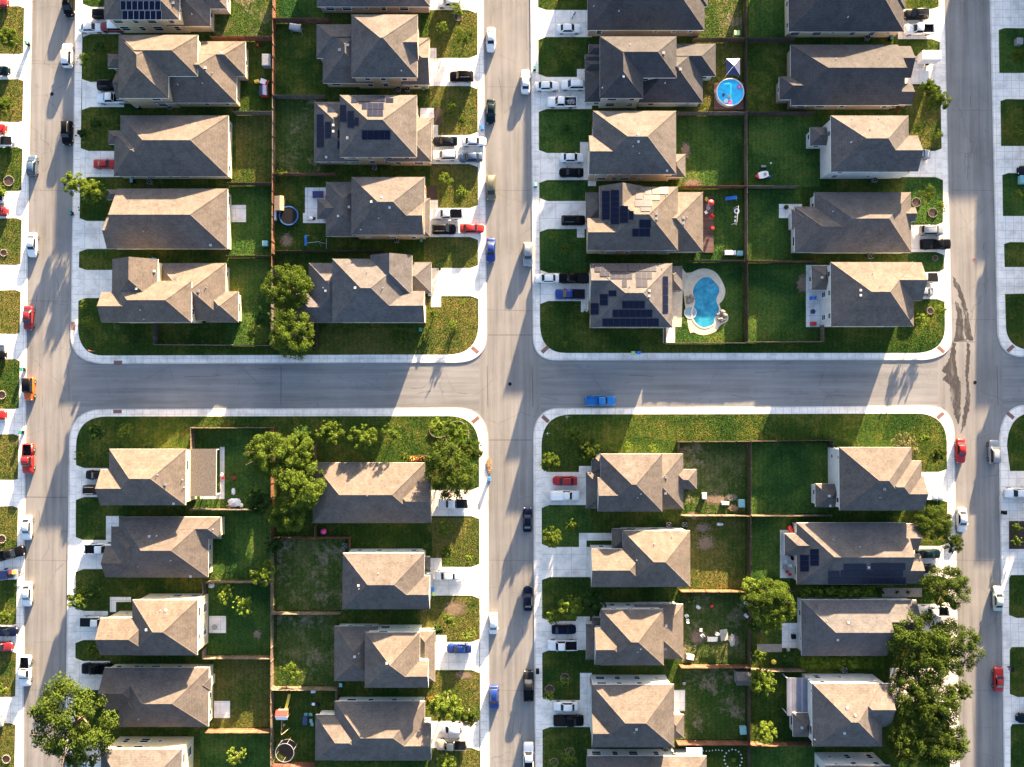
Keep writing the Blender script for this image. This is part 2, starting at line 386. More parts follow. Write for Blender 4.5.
def watermat(name, rgb, deep):
    m, nt, out = newmat(name); p = pos(nt)
    n = noise(nt, p, .5, 2.0).outputs[0]
    c = ramp(nt, n, [(.35,deep),(.65,rgb)])
    glint = N(nt, 'ShaderNodeTexVoronoi', feature='SMOOTH_F1'); glint.inputs['Scale'].default_value = 1.6; L(nt, p, glint.inputs['Vector'])
    c = mix(nt, 1.0, c, ramp(nt, glint.outputs['Distance'], [(.15,.88),(.75,1.22)]), 'MULTIPLY')  # brighter web multiplied into the water colour, painted glints
    principled(nt, out, c, .05, .5, 0, bump(nt, noise(nt, p, 2.0, 3.0).outputs[0], .35, .06)); return m
M['water'] = watermat('pool water', (.03,.25,.34), (.012,.13,.23)); M['water2'] = watermat('bright pool water', (.02,.42,.66), (.02,.36,.6))
M['spa'] = watermat('shallow spa water', (.22,.3,.34), (.17,.25,.3))
M['l_oak'] = leafmat('oak leaves', (.034,.056,.012), .25); M['l_mid'] = leafmat('tree leaves', (.064,.102,.018), .28); M['l_lime'] = leafmat('young yellow green leaves', (.092,.140,.024), .3)
M['l_dark'] = leafmat('dark leaves', (.026,.058,.016), .22); M['l_flower'] = leafmat('flowering leaves', (.105,.115,.065), .2, .75); M['l_rust'] = leafmat('rusty leaves', (.14,.075,.03), .3, .5)
M['skyblue'] = plain('pale blue sheet', (.35,.48,.62), .5, .08)
SUN_EL, SUN_E, SKY_S, EXPO = 8.8, 5.0, .072, 3.5
# ---------------------------------------------------------------- ground, streets, blocks
ZS, ZL, ZD = .12, .126, .134
def arc(p, c, q, n=10):
    return [((1-t)**2*p[0]+2*t*(1-t)*c[0]+t*t*q[0], (1-t)**2*p[1]+2*t*(1-t)*c[1]+t*t*q[1]) for t in [i/n for i in range(n+1)]]
def PX(pts, z): return [G(x,y,z) for x,y in pts]
def ccw(pts):
    a = sum(pts[i][0]*pts[(i+1)%len(pts)][1]-pts[(i+1)%len(pts)][0]*pts[i][1] for i in range(len(pts)))
    return pts if a > 0 else pts[::-1]
def sheet(name, pts, z, mat):
    return struct(name, MB().poly(ccw(PX(pts, z)), z), mat)
struct('ground', MB().poly([(-1600,-1600),(1600,-1600),(1600,1600),(-1600,1600)], -.03), M['g_mid'])
sheet('cross_street', [(30,350),(1500,346),(1500,420),(30,424)], -.004, M['road_x'])
sheet('street', [(29,-700),(86,-700),(60,1400),(14,1400)], 0, M['road_y'])
sheet('street', [(475,-700),(536,-700),(545,1400),(483,1400)], 0, M['road_y'])
sheet('street', [(925,-700),(988,-700),(1016,1400),(950,1400)], 0, M['road_y'])

def slab(pts):
    P = ccw(PX(pts, ZS)); struct('pavement', MB().prism(P, -.06, ZS), M['walk'])
    k = len(P); mb = MB(); ins = []
    for i in range(k):
        p0,p1,p2 = Vector(P[i-1]),Vector(P[i]),Vector(P[(i+1)%k])
        d1 = (p1-p0).normalized() if (p1-p0).length > 1e-6 else (p2-p1).normalized(); d2 = (p2-p1).normalized() if (p2-p1).length > 1e-6 else d1
        n = (Vector((-d1.y,d1.x))+Vector((-d2.y,d2.x))); n.normalize(); ins.append(p1+n*.22)
    for i in range(k):
        j = (i+1)%k; z = ZS+.003; y = -.0
        mb.add([(P[i][0],P[i][1],z),(P[j][0],P[j][1],z),(ins[j].x,ins[j].y,z),(ins[i].x,ins[i].y,z)],[(0,1,2,3)])
    struct('kerb', mb, M['kerb'])
def lawn(pts, mat='g_mid', z=ZL, name='lawn'):
    return sheet(name, pts, z, M[mat])
# kerb outlines
slab([(80,-350),(480,-350)] + arc((487,333),(487.5,362),(456,362.7)) + arc((110,364),(72,365),(70.5,338)))
slab([(528,-350),(937,-350)] + arc((952,336),(953,358),(923,360)) + arc((557,360.5),(533.5,361),(532.7,337)))
slab(arc((456,407.6),(487,408),(488.2,440)) + [(491,1150),(60,1150)] + arc((69,441),(70,411),(100,409)))
slab(arc((926,405.5),(953,405),(954.5,432)) + [(966,1150),(537,1150)] + arc((533,440),(533,408),(559,408)))
slab([(38,-350),(-420,-350),(-420,1150),(21,1150),(23,767),(24.2,560),(27,288),(31.5,0)])
slab([(981,-350),(1480,-350),(1480,352),(1040,354.5)] + arc((1022,357),(1000,356),(997.6,333)) + [(990,0)])
slab([(1010,1150),(1480,1150),(1480,404),(1040,404.5)] + arc((1023,405),(1001,408),(999,440)) + [(1004,767)])
# lawns inside the pavements
TL = [(88,-350),(472,-350)] + arc((478.5,322),(479,354),(448,354.5)) + arc((104,355.5),(79,356),(78,328))
TR = [(536,-350),(932,-350)] + arc((945,325),(946,352),(916,353)) + arc((566,353),(541,353),(540,325))
BL = arc((448,416),(478,416),(479,446)) + [(482,1150),(74,1150)] + arc((76,446),(77,417),(106,416.5))
BR = arc((916,413.5),(946,413.5),(946.8,442)) + [(954,1150),(544,1150)] + arc((541.5,446),(542,415),(570,414.5))
for p in (TL,TR,BL,BR): lawn(p, 'g_mid')
# frontages across the outer streets: lawns between the drives
for i,(a,b) in enumerate([(-60,-20),(8,53),(81,121),(149,190),(220,264),(292,333),(361,408),(436,479),(508,550),(578,624),(653,696),(725,772)]):
    x = 24-9.5*((a+b)/2)/767
    lawn([(x+.6,a),(x-.5,b),(x-5,b+1),(-45,b),(-45,a),(x-5,a-2)], 'g_dry' if i%3 else 'g_mid')
for i,(a,b) in enumerate([(-60,-3),(29,73),(100,146),(174,216),(243,267)]):
    x = 998+5*a/200
    lawn([(x,a+1),(x+6,a-1),(1085,a),(1085,b),(x+.6,b)], 'g_lush' if i%2 else 'g_mid')
lawn([(1005,294)]+arc((1006,328),(1008,350),(1034,350))+[(1085,350),(1085,292)], 'g_mid')
lawn(arc((1007,446),(1008,413),(1035,412))+[(1085,412),(1085,471),(1010,471)], 'g_mid')
for a,b in [(575,618),(647,697),(724,775)]:
    x = 1009+2*(a-575)/190
    lawn([(x,a+3),(x+2,a),(1085,a),(1085,b),(x+8,b),(x,b-3)], 'g_mid')

lawn([(-46,-345),(-46,1145),(-415,1145),(-415,-345)], 'g_mid'); lawn([(1086,-345),(1475,-345),(1475,348),(1086,350)], 'g_mid'); lawn([(1086,412),(1475,410),(1475,1145),(1086,1145)], 'g_mid')
# yards whose turf differs from the rest of its block
_yn = [0]
def yard(x0,y0,x1,y1,mat):
    _yn[0] += 1; lawn([(x0,y0),(x1,y0),(x1,y1),(x0,y1)], mat, ZL+.002+.0004*(_yn[0]%8))
for t in [
 (214,-20,272,40,'g_patch'),(236,115,272,184,'g_dry'),(226,187,272,256,'g_lush'),(226,259,272,344,'g_lush'),
 (279,-20,331,21,'g_lush'),(279,24,340,97,'g_mid'),(279,100,325,174,'g_patch'),(279,178,360,250,'g_mid'),
 (430,12,477.5,57,'g_dry'),(430,87,477.7,134,'g_dry'),(430,165,478,207,'g_dry'),(424,238,478,267,'g_dry'),
 (690,-20,742,41,'g_patch'),(686,44,742,114,'g_dry'),(676,117,742,187,'g_lush'),(690,190,742,260,'g_lush'),(676,263,742,342,'g_lush'),
 (749,-20,790,41,'g_lush'),(749,44,800,114,'g_mid'),(749,117,820,187,'g_lush'),(749,190,800,261,'g_lush'),(749,264,818,341,'g_lush'),
 (540,10+30,586,75,'g_mid'),(540,112,590,152,'g_lush'),(540,182,590,200,'g_lush'),(541,230,586,271,'g_lush'),(541,304,590,325,'g_mid'),
 (900,41,939,55,'g_mid'),(905,86,940.5,148,'g_dry'),(905,178,943,223,'g_lush'),(908,254,944,270,'g_lush'),
 (196,429,271,507,'g_lush'),(196,510,271,579,'g_lush'),(208,582,271,654,'g_lush'),(214,657,271,727,'g_dry'),(200,730,271,780,'g_lush'),
 (277,538,345,610,'g_patch'),(277,613,335,685,'g_patch'),(277,688,335,760,'g_mid'),
 (432,518,478.6,565,'g_dry'),(420,597,479,640,'g_dry'),(430,672,479,719,'g_dry'),(430,749,479,775,'g_dry'),
 (680,443,745,513,'g_patch'),(688,516,745,588,'g_dry'),(682,591,745,663,'g_patch'),(680,667,745,739,'g_patch'),(680,742,745,790,'g_mid'),
 (750,443,828,513,'g_lush'),(750,517,790,585,'g_lush'),(750,672,805,740,'g_mid'),(750,744,815,790,'g_lush'),
 (543,506,590,545,'g_lush'),(543,578,590,619,'g_mid'),(543,652,590,698,'g_mid'),(543,728,590,775,'g_mid'),
 (800,586,878,598,'g_wild'),(800,657,884,669,'g_wild')]:
    yard(*t)
lawn([(322,328),(424,328),(424,298),(478,298)]+arc((478.5,322),(479,354),(448,354.5))+[(322,354.8)],'g_dry',ZL+.003)
# drives, house walks, patios
_pn = [0]
def pad(name, pts, mat='drive', dz=0.0):
    _pn[0] += 1; sheet(name, pts, ZD+dz+.0006*(_pn[0]%9), M[mat])
def drive(street, house, y0, y1):
    s = 5 if house > street else -5
    pad('driveway', [(street,y0-3),(street+s*.4,y0-2.2),(street+s*1.6,y0),(house,y0),(house,y1),(street+s*1.6,y1),(street+s*.4,y1+2.2),(street,y1+3)])
for s,h,a,b in [(83,122,7,34),(82,124,82,107),(80.5,122,151,177),(79,118,221,249),(78,116,270,298),
  (76,108,468,497),(75.5,108,540,569),(75.5,108,611,640),(75,110,661,690),(75,108,738,790),
  (476,428,-22,10),(477,428,58,86),(477.6,428,135,164),(478.2,426,208,237),(478.6,428,268,296),
  (479,428,490,516),(479.2,426,567,595.5),(479.4,430,642,670),(479.6,426,721,748),
  (538,592,10,37),(538.5,592,77,109),(539,592,153,180),(539.6,594,201,229),(540.2,594,273,301),
  (541.5,594,472,505),(541.8,596,547,577),(542,594,621,650),(542,594,700,727),
  (940,898,9,39),(941.5,905,56,84),(943,900,151,177),(944,902,225,252),(945,912,272,299),
  (947,914,472,499),(948,912,546,576),(949,910,604,632),(950,890,668,702)]:
    drive(s,h,a,b)
def rect(x0,y0,x1,y1): return [(x0,y0),(x1,y0),(x1,y1),(x0,y1)]
for r in [(428,48,436.5,59),(428,58,440,64),(430,200,438,209),(431,295,441,307),(431,558,441.5,568),(436,635,446.5,643),
          (577,69,585,78),(580,142,588.5,154),(577,228,584.5,237.5),(581,299.5,588.5,312),(579,466,592,472),(579,533,612,540.5),(579,533,586.5,548),
          (576,616.5,590,622),(580,673,592,700.5),(430,125,438,136),(106,516,119,542),(110,597,131,602),(110,597,116,612),(588,181,596,186)]:
    pad('walkway', rect(*r), 'drive', .004)
for r in [(229,205,246,222),(209,616,226,633),(214,701,230,718),(305,187.5,330,223),(303,213,326,223),(674,690,685,711),(779,204,802,218),(806,265,832,327),(782,623,800,648),(220,447,224.5,499),(200,493,224.5,499),(780,530,796,578),(420,108,434,118),(663,327,675,343)]:
    pad('patio', rect(*r), 'patio', .008)
pad('garden_bed', [(436,188),(432,189),(428,199),(436,199)][::1], 'mulch', .006)
for r in [(427.5,186,437,199.5),(432.5,108,441.5,125),(424,454,430,461.5)]: pad('garden_bed', rect(*r), 'mulch', .007)
def blob(cx, cy, rx, ry, mat, name, dz, n=16, j=.25):
    rr = random.Random(int(cx*31+cy)); pts = []
    for i in range(n):
        k = 1 + rr.uniform(-j, j); a = 2*math.pi*i/n
        pts.append((cx+rx*k*math.cos(a), cy+ry*k*math.sin(a)))
    pad(name, pts, mat, dz)
for c in [(286,240,7,8),(717,500,11,6),(704,528,9,5),(693,515,6,4),(707,543,9,7),(700,638,9,8),(735,640,6,7),(803,283,7,9),(258,634,4,4),(686,150,5,9),(692,182,8,4),(465,676,9,4),(455,610,12,8)]:
    blob(c[0],c[1],c[2]*1.5,c[3]*1.5,'worn', 'bare_soil', .002)
pad('gravel_bed', rect(882,588,922,597), 'gravel', .002); pad('gravel_bed', rect(757,644,782,652), 'gravel', .002)
# kerb ramps with tactile brick-red paving
for x,y,a in [(73,326,90),(118,362.5,0),(117.5,411.5,0),(475,350,-42),(475.5,420,40),(545,349.5,42),(545.5,419,-42),(941,349.5,-42),(940.5,415.5,40),(1010.5,348.5,42),(1010.5,415.5,-40)]:
    c = G(x,y,ZS); ca, sa = math.cos(rad(a)), math.sin(rad(a))
    pts = [(c[0]+u*ca-v*sa, c[1]+u*sa+v*ca) for u,v in ((-.85,-.38),(.85,-.38),(.85,.38),(-.85,.38))]
    struct('tactile_paving', MB().poly(pts, ZS+.008), M['brickred'])
# joints and water marks on the asphalt
def strip(name, pts, w, z, mat):
    P = PX(pts, z); mb = MB()
    for a,b in zip(P[:-1],P[1:]):
        d = Vector((b[0]-a[0],b[1]-a[1])).normalized(); n = Vector((-d.y,d.x))*w/2
        mb.add([(a[0]-n.x,a[1]-n.y,z),(b[0]-n.x,b[1]-n.y,z),(b[0]+n.x,b[1]+n.y,z),(a[0]+n.x,a[1]+n.y,z)],[(0,1,2,3)])
    struct(name, mb, mat)
M['joint'] = plain('tar joint', (.06,.058,.056), .9, .2)
for p in [[(25.5,497),(67,497.4)],[(488,335),(533,335)],[(488,440),(533,440)],[(487,366),(488,407)],[(532,366),(533,407)],[(281,366),(281,405)],[(952,341),(975,342)],[(997,366),(998,405)]]:
    strip('road_joint', p, .12, .004, M['joint'])
def rough(pts, step=2.0, j=.9, seed=3):
    r = random.Random(seed); out = []
    for i in range(len(pts)):
        a, b = pts[i], pts[(i+1)%len(pts)]; k = max(1,int(math.hypot(b[0]-a[0],b[1]-a[1])/step))
        out += [(a[0]+(b[0]-a[0])*t/k+r.uniform(-j,j), a[1]+(b[1]-a[1])*t/k+r.uniform(-j,j)) for t in range(k)]
    return out
pad_w = lambda pts, z=.004: sheet('water_stain', rough(pts), z, M['stain'])
pad_w([(953,276),(957,281),(962,292),(967,308),(970,326),(971,335),(974,340),(966,340),(964,332),(965,318),(961,302),(957,290),(954,286)])
pad_w([(955,300),(960,306),(963,322),(963,336),(966,341),(953,341),(956,328),(957,314)], .0055)
pad_w([(953,342),(956,343),(955,358),(957,372),(961,386),(960,402),(961,414),(958,424),(955,416),(951,400),(950,386),(945,381),(942,380),(947,374),(941,371),(948,362),(951,350)], .004)
pad_w([(967,342),(970,344),(969.5,360),(968,378),(970,395),(969,410),(964,428),(961,434),(962,420),(965,404),(966.5,388),(965,370),(966.5,354)], .0055)
rs = random.Random(21); M['seal'] = plain('crack seal tar', (.045,.043,.042), .7, .2)
def wander(x,y,dx,dy,n,j):
    out = [(x,y)]
    for k in range(n): x += dx+rs.uniform(-j,j); y += dy+rs.uniform(-j,j); out.append((x,y))
    return out
for (x0,x1,n) in [(33,64,7),(493,528,8),(958,992,7)]:
    for k in range(n):
        strip('crack_seal', wander(rs.uniform(x0,x1),rs.uniform(0,740),rs.uniform(-.35,.35),rs.uniform(1.2,2.4),rs.randint(6,14),.55), .07, .0035, M['seal'])
    for y in (62+x0*.05, 190, 300+x0*.02, 560, 690):
        strip('road_joint', [(x0-6-(.5 if x0<100 else 0),y),(x1+4,y+.6)], .05, .003, M['seal'])
for k in range(12):
    strip('crack_seal', wander(rs.uniform(90,900),rs.uniform(368,400),rs.uniform(1.2,2.6),rs.uniform(-.3,.3),rs.randint(6,14),.5), .07, -.0005, M['seal'])
pad('garden_bed', rect(1009,521,1034,549), 'mulch', .004)

# ---------------------------------------------------------------- fences: panel, rails and posts
def fence(pts, mat, label, h=1.85, group='board fences between the yards'):
    P = PX(pts, ZS); c = P[0]
    t = thing('board_fence', label, 'fence', (c[0],c[1],ZS), group=group)
    pan, rail = MB(), MB(); post = MB().box(-.055,-.055,0,.055,.055,h+.06); pm = post.mesh('post', M[mat])
    for a,b in zip(P[:-1],P[1:]):
        d = Vector((b[0]-a[0],b[1]-a[1])); ln = d.length; d.normalize(); n = Vector((-d.y,d.x))
        nb = max(1,int(ln/.9))
        for i in range(nb):       # boards in short runs, tops not quite level
            u0, u1 = ln*i/nb, ln*(i+1)/nb-.006; hh = h+R.uniform(-.05,.04); s = R.uniform(-.012,.012)
            q = [(a[0]+d.x*u+n.x*(w+s)-c[0], a[1]+d.y*u+n.y*(w+s)-c[1]) for u,w in ((u0,-.02),(u1,-.02),(u1,.02),(u0,.02))]
            pan.prism(q, .04, hh)
        for z in (.35,1.45):
            q = [(a[0]+d.x*u+n.x*w-c[0], a[1]+d.y*u+n.y*w-c[1]) for u,w in ((0,.033),(ln,.033),(ln,.075),(0,.075))]
            rail.prism(q, z, z+.09)
        k = max(1,round(ln/2.6))
        for i in range(k+1):
            u = ln*i/k
            link('post', pm, t, (a[0]+d.x*u+n.x*.09-c[0], a[1]+d.y*u+n.y*.09-c[1], 0))
    pan.build('panel', M[mat], t); rail.build('rail', M[mat], t)
F = fence
ul, ur, ll, lr = 'upper left block', 'upper right block', 'lower left block', 'lower right block'
F([(275.6,-14),(275.5,98)],'f_cedar','orange board fence along the back line at the top of the upper left block')
F([(275.5,98.5),(275.2,180)],'f_tan','bleached back fence beside the yard of the solar house, upper left block')
F([(275.2,180.5),(274.5,268)],'f_cedar','orange board fence behind the yard with the blue trampoline')
F([(274.5,268.5),(274,348)],'f_grey','weathered fence under the two trees at the bottom of the upper left block')
F([(214,41),(275,41)],'f_red','reddish fence between the two topmost west yards, upper left block')
F([(236,115),(275,115)],'f_grey','grey fence above the worn yard, west row, upper left block')
F([(231,185.5),(275,185.5)],'f_dark','dark fence below the worn yard, west row, upper left block')
F([(230,257.5),(274,257.5)],'f_dark','dark fence below the white patio slab, west row, upper left block')
F([(158,325),(158,345),(274,346)],'f_grey','corner fence closing the lowest west yard of the upper left block')
F([(276,23),(332,23)],'f_red','red brown fence at the top of the yard with the grey swing seat')
F([(276,99),(327,99)],'f_grey','grey fence above the yard of the many-panelled solar house, east row')
F([(276,176),(337,176)],'f_cedar','orange fence above the yard with the blue trampoline')
F([(276,252.5),(384,252.5)],'f_dark','dark fence below the yard with the blue trampoline')
F([(318.5,322),(318.5,348),(275,348)],'f_dark','dark fence beside the corner tree at the bottom of the upper left block')
F([(743.6,-14),(744,115)],'f_dark','dark back fence beside the round pool')
F([(744,115.5),(744.5,262)],'f_grey','grey back fence right of the yard with the blue slide')
F([(744.5,262.5),(745,343)],'f_dark','dark back fence right of the kidney shaped pool')
F([(691,42.5),(743.6,42.5)],'f_dark','dark fence above the navy and white gazebo')
F([(676,115.5),(743.6,115.5)],'f_grey','grey fence just below the round pool')
F([(680,188.5),(744,188.5)],'f_red','brown fence above the dark deck with red chairs')
F([(692,262),(744,262)],'f_dark','dark fence above the kidney shaped pool')
F([(664,327),(664,343.5),(744.5,343.5)],'f_tan','low side fence between the kidney pool yard and the cross street')
F([(745,342.6),(820,342),(820,326)],'f_tan','corner fence below the lowest east yard of the upper right block')
F([(744.5,42.5),(792,42.5)],'f_dark','dark fence between the two topmost east yards, upper right block')
F([(744.5,115.5),(812,115.5)],'f_dark','dark fence above the yard with the white toy boat')
F([(744.5,188.5),(795,188.5)],'f_grey','grey fence below the yard with the white toy boat')
F([(745,262.5),(812,262.5)],'f_red','brown fence above the lowest east yard of the upper right block')
F([(194.7,450),(194.7,427.6),(274,427.6)],'f_tan','pale corner fence round the top west yard of the lower left block')
F([(274,428),(274,536.5),(317,536.5)],'f_cedar','bright orange fence under the large trees, lower left block')
F([(316.5,443),(316.5,463)],'f_cedar','short orange fence between lawn trees and the house below the cross street')
F([(317,524),(317,536.5),(351,536.5),(351,549)],'f_cedar','orange fence pen with the pink ball')
F([(194,508.5),(258,508.5)],'f_grey','grey fence below the white tarp heap, lower left block')
F([(206.5,594),(206.5,580.5),(273,580.5)],'f_tan','bleached fence above the leafy west yard of the lower left block')
F([(206.5,647),(206.5,655.5),(273.5,655.5)],'f_tan','fence below the yard with the round soil patch, lower left block')
F([(209,728.5),(273.5,728.5)],'f_cedar','orange lit fence below the third west patio, lower left block')
F([(274,537),(273.5,767),(273.5,790)],'f_tan','long bleached back fence in the lower half of the lower left block')
F([(275,611.5),(342,611.5)],'f_tan','tan fence between the two patchy east yards, lower left block')
F([(275,686.5),(338,686.5),(338,699)],'f_tan','tan fence above the yard with the playhouse')
F([(275,762),(316,762)],'f_red','red brown fence below the netted trampoline')
F([(677,452),(677,441.5),(748,441)],'f_dark','dark corner fence above the debris heap, lower right block')
F([(748.5,440.8),(829,440),(829,449)],'f_dark','dark corner fence above the mown stadium-like lawn, lower right block')
F([(748,441.5),(747.5,589)],'f_dark','dark back fence in the upper half of the lower right block')
F([(747.5,589.5),(747,790)],'f_dark','dark back fence beside the small grey shed')
F([(678,514.5),(747.5,514.5)],'f_tan','tan fence just below the debris heap')
F([(749,514.5),(828,514.5)],'f_tan','tan fence with dark post shadows above the yard with the cluttered patio')
F([(679,589.5),(742,589.5)],'f_cedar','orange fence below the golden dry yard')
F([(679,664.5),(746,664.5)],'f_cedar','orange fence below the yard full of white chairs')
F([(676,740.5),(747,740.5)],'f_red','red brown fence below the yard with the small grey shed')
F([(749,589.5),(792,589.5)],'f_dark','dark fence behind the round dense tree')
F([(749,668),(801,668)],'f_tan','tan fence below the yellow planter patio')
F([(748.5,741.5),(812,741.5)],'f_cedar','orange fence crossed by the yellow green tree')
# ---------------------------------------------------------------- houses
LO, UP, PITCHR = 2.9, 5.6, .5
SC = 6.4
HB = {}          # roof blocks of every house, for setting things on the roofs
def mkblock(org, spec, i):
    x0,y0,x1,y1,h,ax,ends = spec
    z = h - .014*i
    p, q = G(org[0]+x0/SC, org[1]+y1/SC, h), G(org[0]+x1/SC, org[1]+y0/SC, h)
    s = .012*i
    X0,Y0,X1,Y1 = p[0]+s, p[1]+s, q[0]-s, q[1]-s
    ZB = ZS
    if ax == 'a' or ends == 'HH': ax = 'h' if X1-X0 >= Y1-Y0 else 'v'
    return dict(x0=X0,y0=Y0,x1=X1,y1=Y1,z=z+ZB,ax=ax,ends=ends)
def bz(b, x, y):
    """height of a block's roof over (x, y) and which slope that is"""
    if not (b['x0']-.01 <= x <= b['x1']+.01 and b['y0']-.01 <= y <= b['y1']+.01): return None
    c = {'S': y-b['y0'], 'N': b['y1']-y}
    if b['ax'] == 'h':
        if b['ends'][0] == 'H': c['W'] = x-b['x0']
        if b['ends'][1] == 'H': c['E'] = b['x1']-x
    else:
        c = {'W': x-b['x0'], 'E': b['x1']-x}
        if b['ends'][0] == 'H': c['N'] = b['y1']-y
        if b['ends'][1] == 'H': c['S'] = y-b['y0']
    k = min(c, key=c.get)
    return b['z']+PITCHR*c[k], k
def roofz(key, x, y):
    best = None
    for b in HB[key]:
        r = bz(b, x, y)
        if r and (best is None or r[0] > best[0]): best = (r[0], r[1], b)
    return best
def plane(b, k, x, y):
    return b['z']+PITCHR*{'S': y-b['y0'], 'N': b['y1']-y, 'W': x-b['x0'], 'E': b['x1']-x}[k]
def roof_pt(key, px, py):
    z = 5.0
    for _ in range(8):
        x, y = G(px, py, z); r = roofz(key, x, y)
        if r is None: return None
        z = r[0]
    return x, y, r
def roof_mb(mb, b):
    x0,y0,x1,y1,z = b['x0'],b['y0'],b['x1'],b['y1'],b['z']; P = PITCHR
    ft = .2
    mb.add([(x0,y0,z-ft),(x1,y0,z-ft),(x1,y1,z-ft),(x0,y1,z-ft),(x0,y0,z),(x1,y0,z),(x1,y1,z),(x0,y1,z)],
           [(0,3,2,1),(0,1,5,4),(1,2,6,5),(2,3,7,6),(3,0,4,7)], 1)
    cap = []
    if b['ax'] == 'h':
        d = (y1-y0)/2; ym = (y0+y1)/2; zr = z+P*d
        xa = x0+d if b['ends'][0]=='H' else x0; xb = x1-d if b['ends'][1]=='H' else x1
        if xa > xb: xa = xb = (xa+xb)/2
        A,B = (xa,ym,zr),(xb,ym,zr); c = [(x0,y0,z),(x1,y0,z),(x1,y1,z),(x0,y1,z)]
        mb.add(c+[A,B], [(0,1,5,4),(2,3,4,5)], 0)
        mb.add(c+[A,B], [(3,0,4)], 0 if b['ends'][0]=='H' else 2); mb.add(c+[A,B], [(1,2,5)], 0 if b['ends'][1]=='H' else 2)
        cap.append((A,B))
        if b['ends'][0]=='H': cap += [(c[0],A),(c[3],A)]
        if b['ends'][1]=='H': cap += [(c[1],B),(c[2],B)]
    else:
        d = (x1-x0)/2; xm = (x0+x1)/2; zr = z+P*d
        ya = y1-d if b['ends'][0]=='H' else y1; yb = y0+d if b['ends'][1]=='H' else y0
        if yb > ya: ya = yb = (ya+yb)/2
        A,B = (xm,ya,zr),(xm,yb,zr); c = [(x0,y0,z),(x1,y0,z),(x1,y1,z),(x0,y1,z)]
        mb.add(c+[A,B], [(3,0,5,4),(1,2,4,5)], 0)
        mb.add(c+[A,B], [(2,3,4)], 0 if b['ends'][0]=='H' else 2); mb.add(c+[A,B], [(0,1,5)], 0 if b['ends'][1]=='H' else 2)
        cap.append((A,B))
        if b['ends'][0]=='H': cap += [(c[2],A),(c[3],A)]
        if b['ends'][1]=='H': cap += [(c[0],B),(c[1],B)]
    for p,q in cap:
        p, q = Vector(p), Vector(q)
        if (q-p).length < .4: continue
        d = (q-p).normalized(); n = Vector((-d.y,d.x,0)).normalized()*.14; u = Vector((0,0,.045)); lo = Vector((0,0,-.03))
        mb.add([p-n+lo,q-n+lo,q+u,p+u],[(0,1,2,3)],3); mb.add([p+u,q+u,q+n+lo,p+n+lo],[(0,1,2,3)],3)
def wall_mb(mb, b, i):
    e = .42+.012*i; x0,y0,x1,y1,z = b['x0']+e,b['y0']+e,b['x1']-e,b['y1']-e,b['z']
    if x1-x0 < .4 or y1-y0 < .4: return
    mb.box(x0,y0,ZS-.05,x1,y1,z-.06)
    for k,en in enumerate(b['ends']):
        if en != 'G': continue
        if b['ax'] == 'h':
            xa,xb = (x0,x0+.25) if k==0 else (x1-.25,x1); hh = (y1-y0)/2*PITCHR
            vs = [(xx,yy,zz) for xx in (xa,xb) for yy,zz in ((y0,z-.1),(y1,z-.1),((y0+y1)/2,z-.1+hh))]
        else:
            ya,yb = (y1-.25,y1) if k==0 else (y0,y0+.25); hh = (x1-x0)/2*PITCHR
            vs = [(xx,yy,zz) for yy in (ya,yb) for xx,zz in ((x0,z-.1),(x1,z-.1),((x0+x1)/2,z-.1+hh))]
        mb.add(vs, [(0,1,2),(5,4,3),(0,3,4,1),(1,4,5,2),(2,5,3,0)])
def _win(w, h):
    fr = MB()
    t = .09
    fr.box(-w/2-t,-.03,-t,w/2+t,.035,0); fr.box(-w/2-t,-.03,h,w/2+t,.035,h+t)
    fr.box(-w/2-t,-.03,0,-w/2,.035,h); fr.box(w/2,-.03,0,w/2+t,.035,h); fr.box(-w/2,-.02,h/2-.025,w/2,.03,h/2+.025)
    pn = MB().box(-w/2,-.02,0,w/2,.015,h)
    return fr.mesh('window', M['trim']), pn.mesh('pane', M['pane'])
WIN = {k: _win(*k) for k in [(1.0,1.4),(1.7,1.4),(.7,.7)]}
_gd = MB(); _gd.box(-2.45,-.04,0,2.45,.05,2.2)
for _k in range(1,4): _gd.box(-2.4,.05,.55*_k-.02,2.4,.058,.55*_k+.02)
GDOOR = _gd.mesh('garage_door', M['garage'])
FDOOR = MB().box(-.5,-.04,0,.5,.05,2.1).box(-.62,-.05,2.1,.62,.04,2.2).mesh('front_door', M['door'])
DKNOB = MB().ball((.38,.07,1.02),.04,.04,.04).mesh('door_handle', M['steel'])
PIPE = MB().cyl(0,0,-.3,.35,.06,n=8).cyl(0,0,-.02,.02,.16,n=8).mesh('vent_pipe', M['steel'])
BOXV = MB().box(-.22,-.22,-.2,.22,.22,.14).box(-.27,-.27,.14,.27,.27,.2).mesh('roof_vent', M['grey'])
BOXW = MB().box(-.18,-.18,-.2,.18,.18,.14).box(-.22,-.22,.14,.22,.22,.2).mesh('roof_vent', plain('pale vent',(.36,.36,.36),.6,.1))
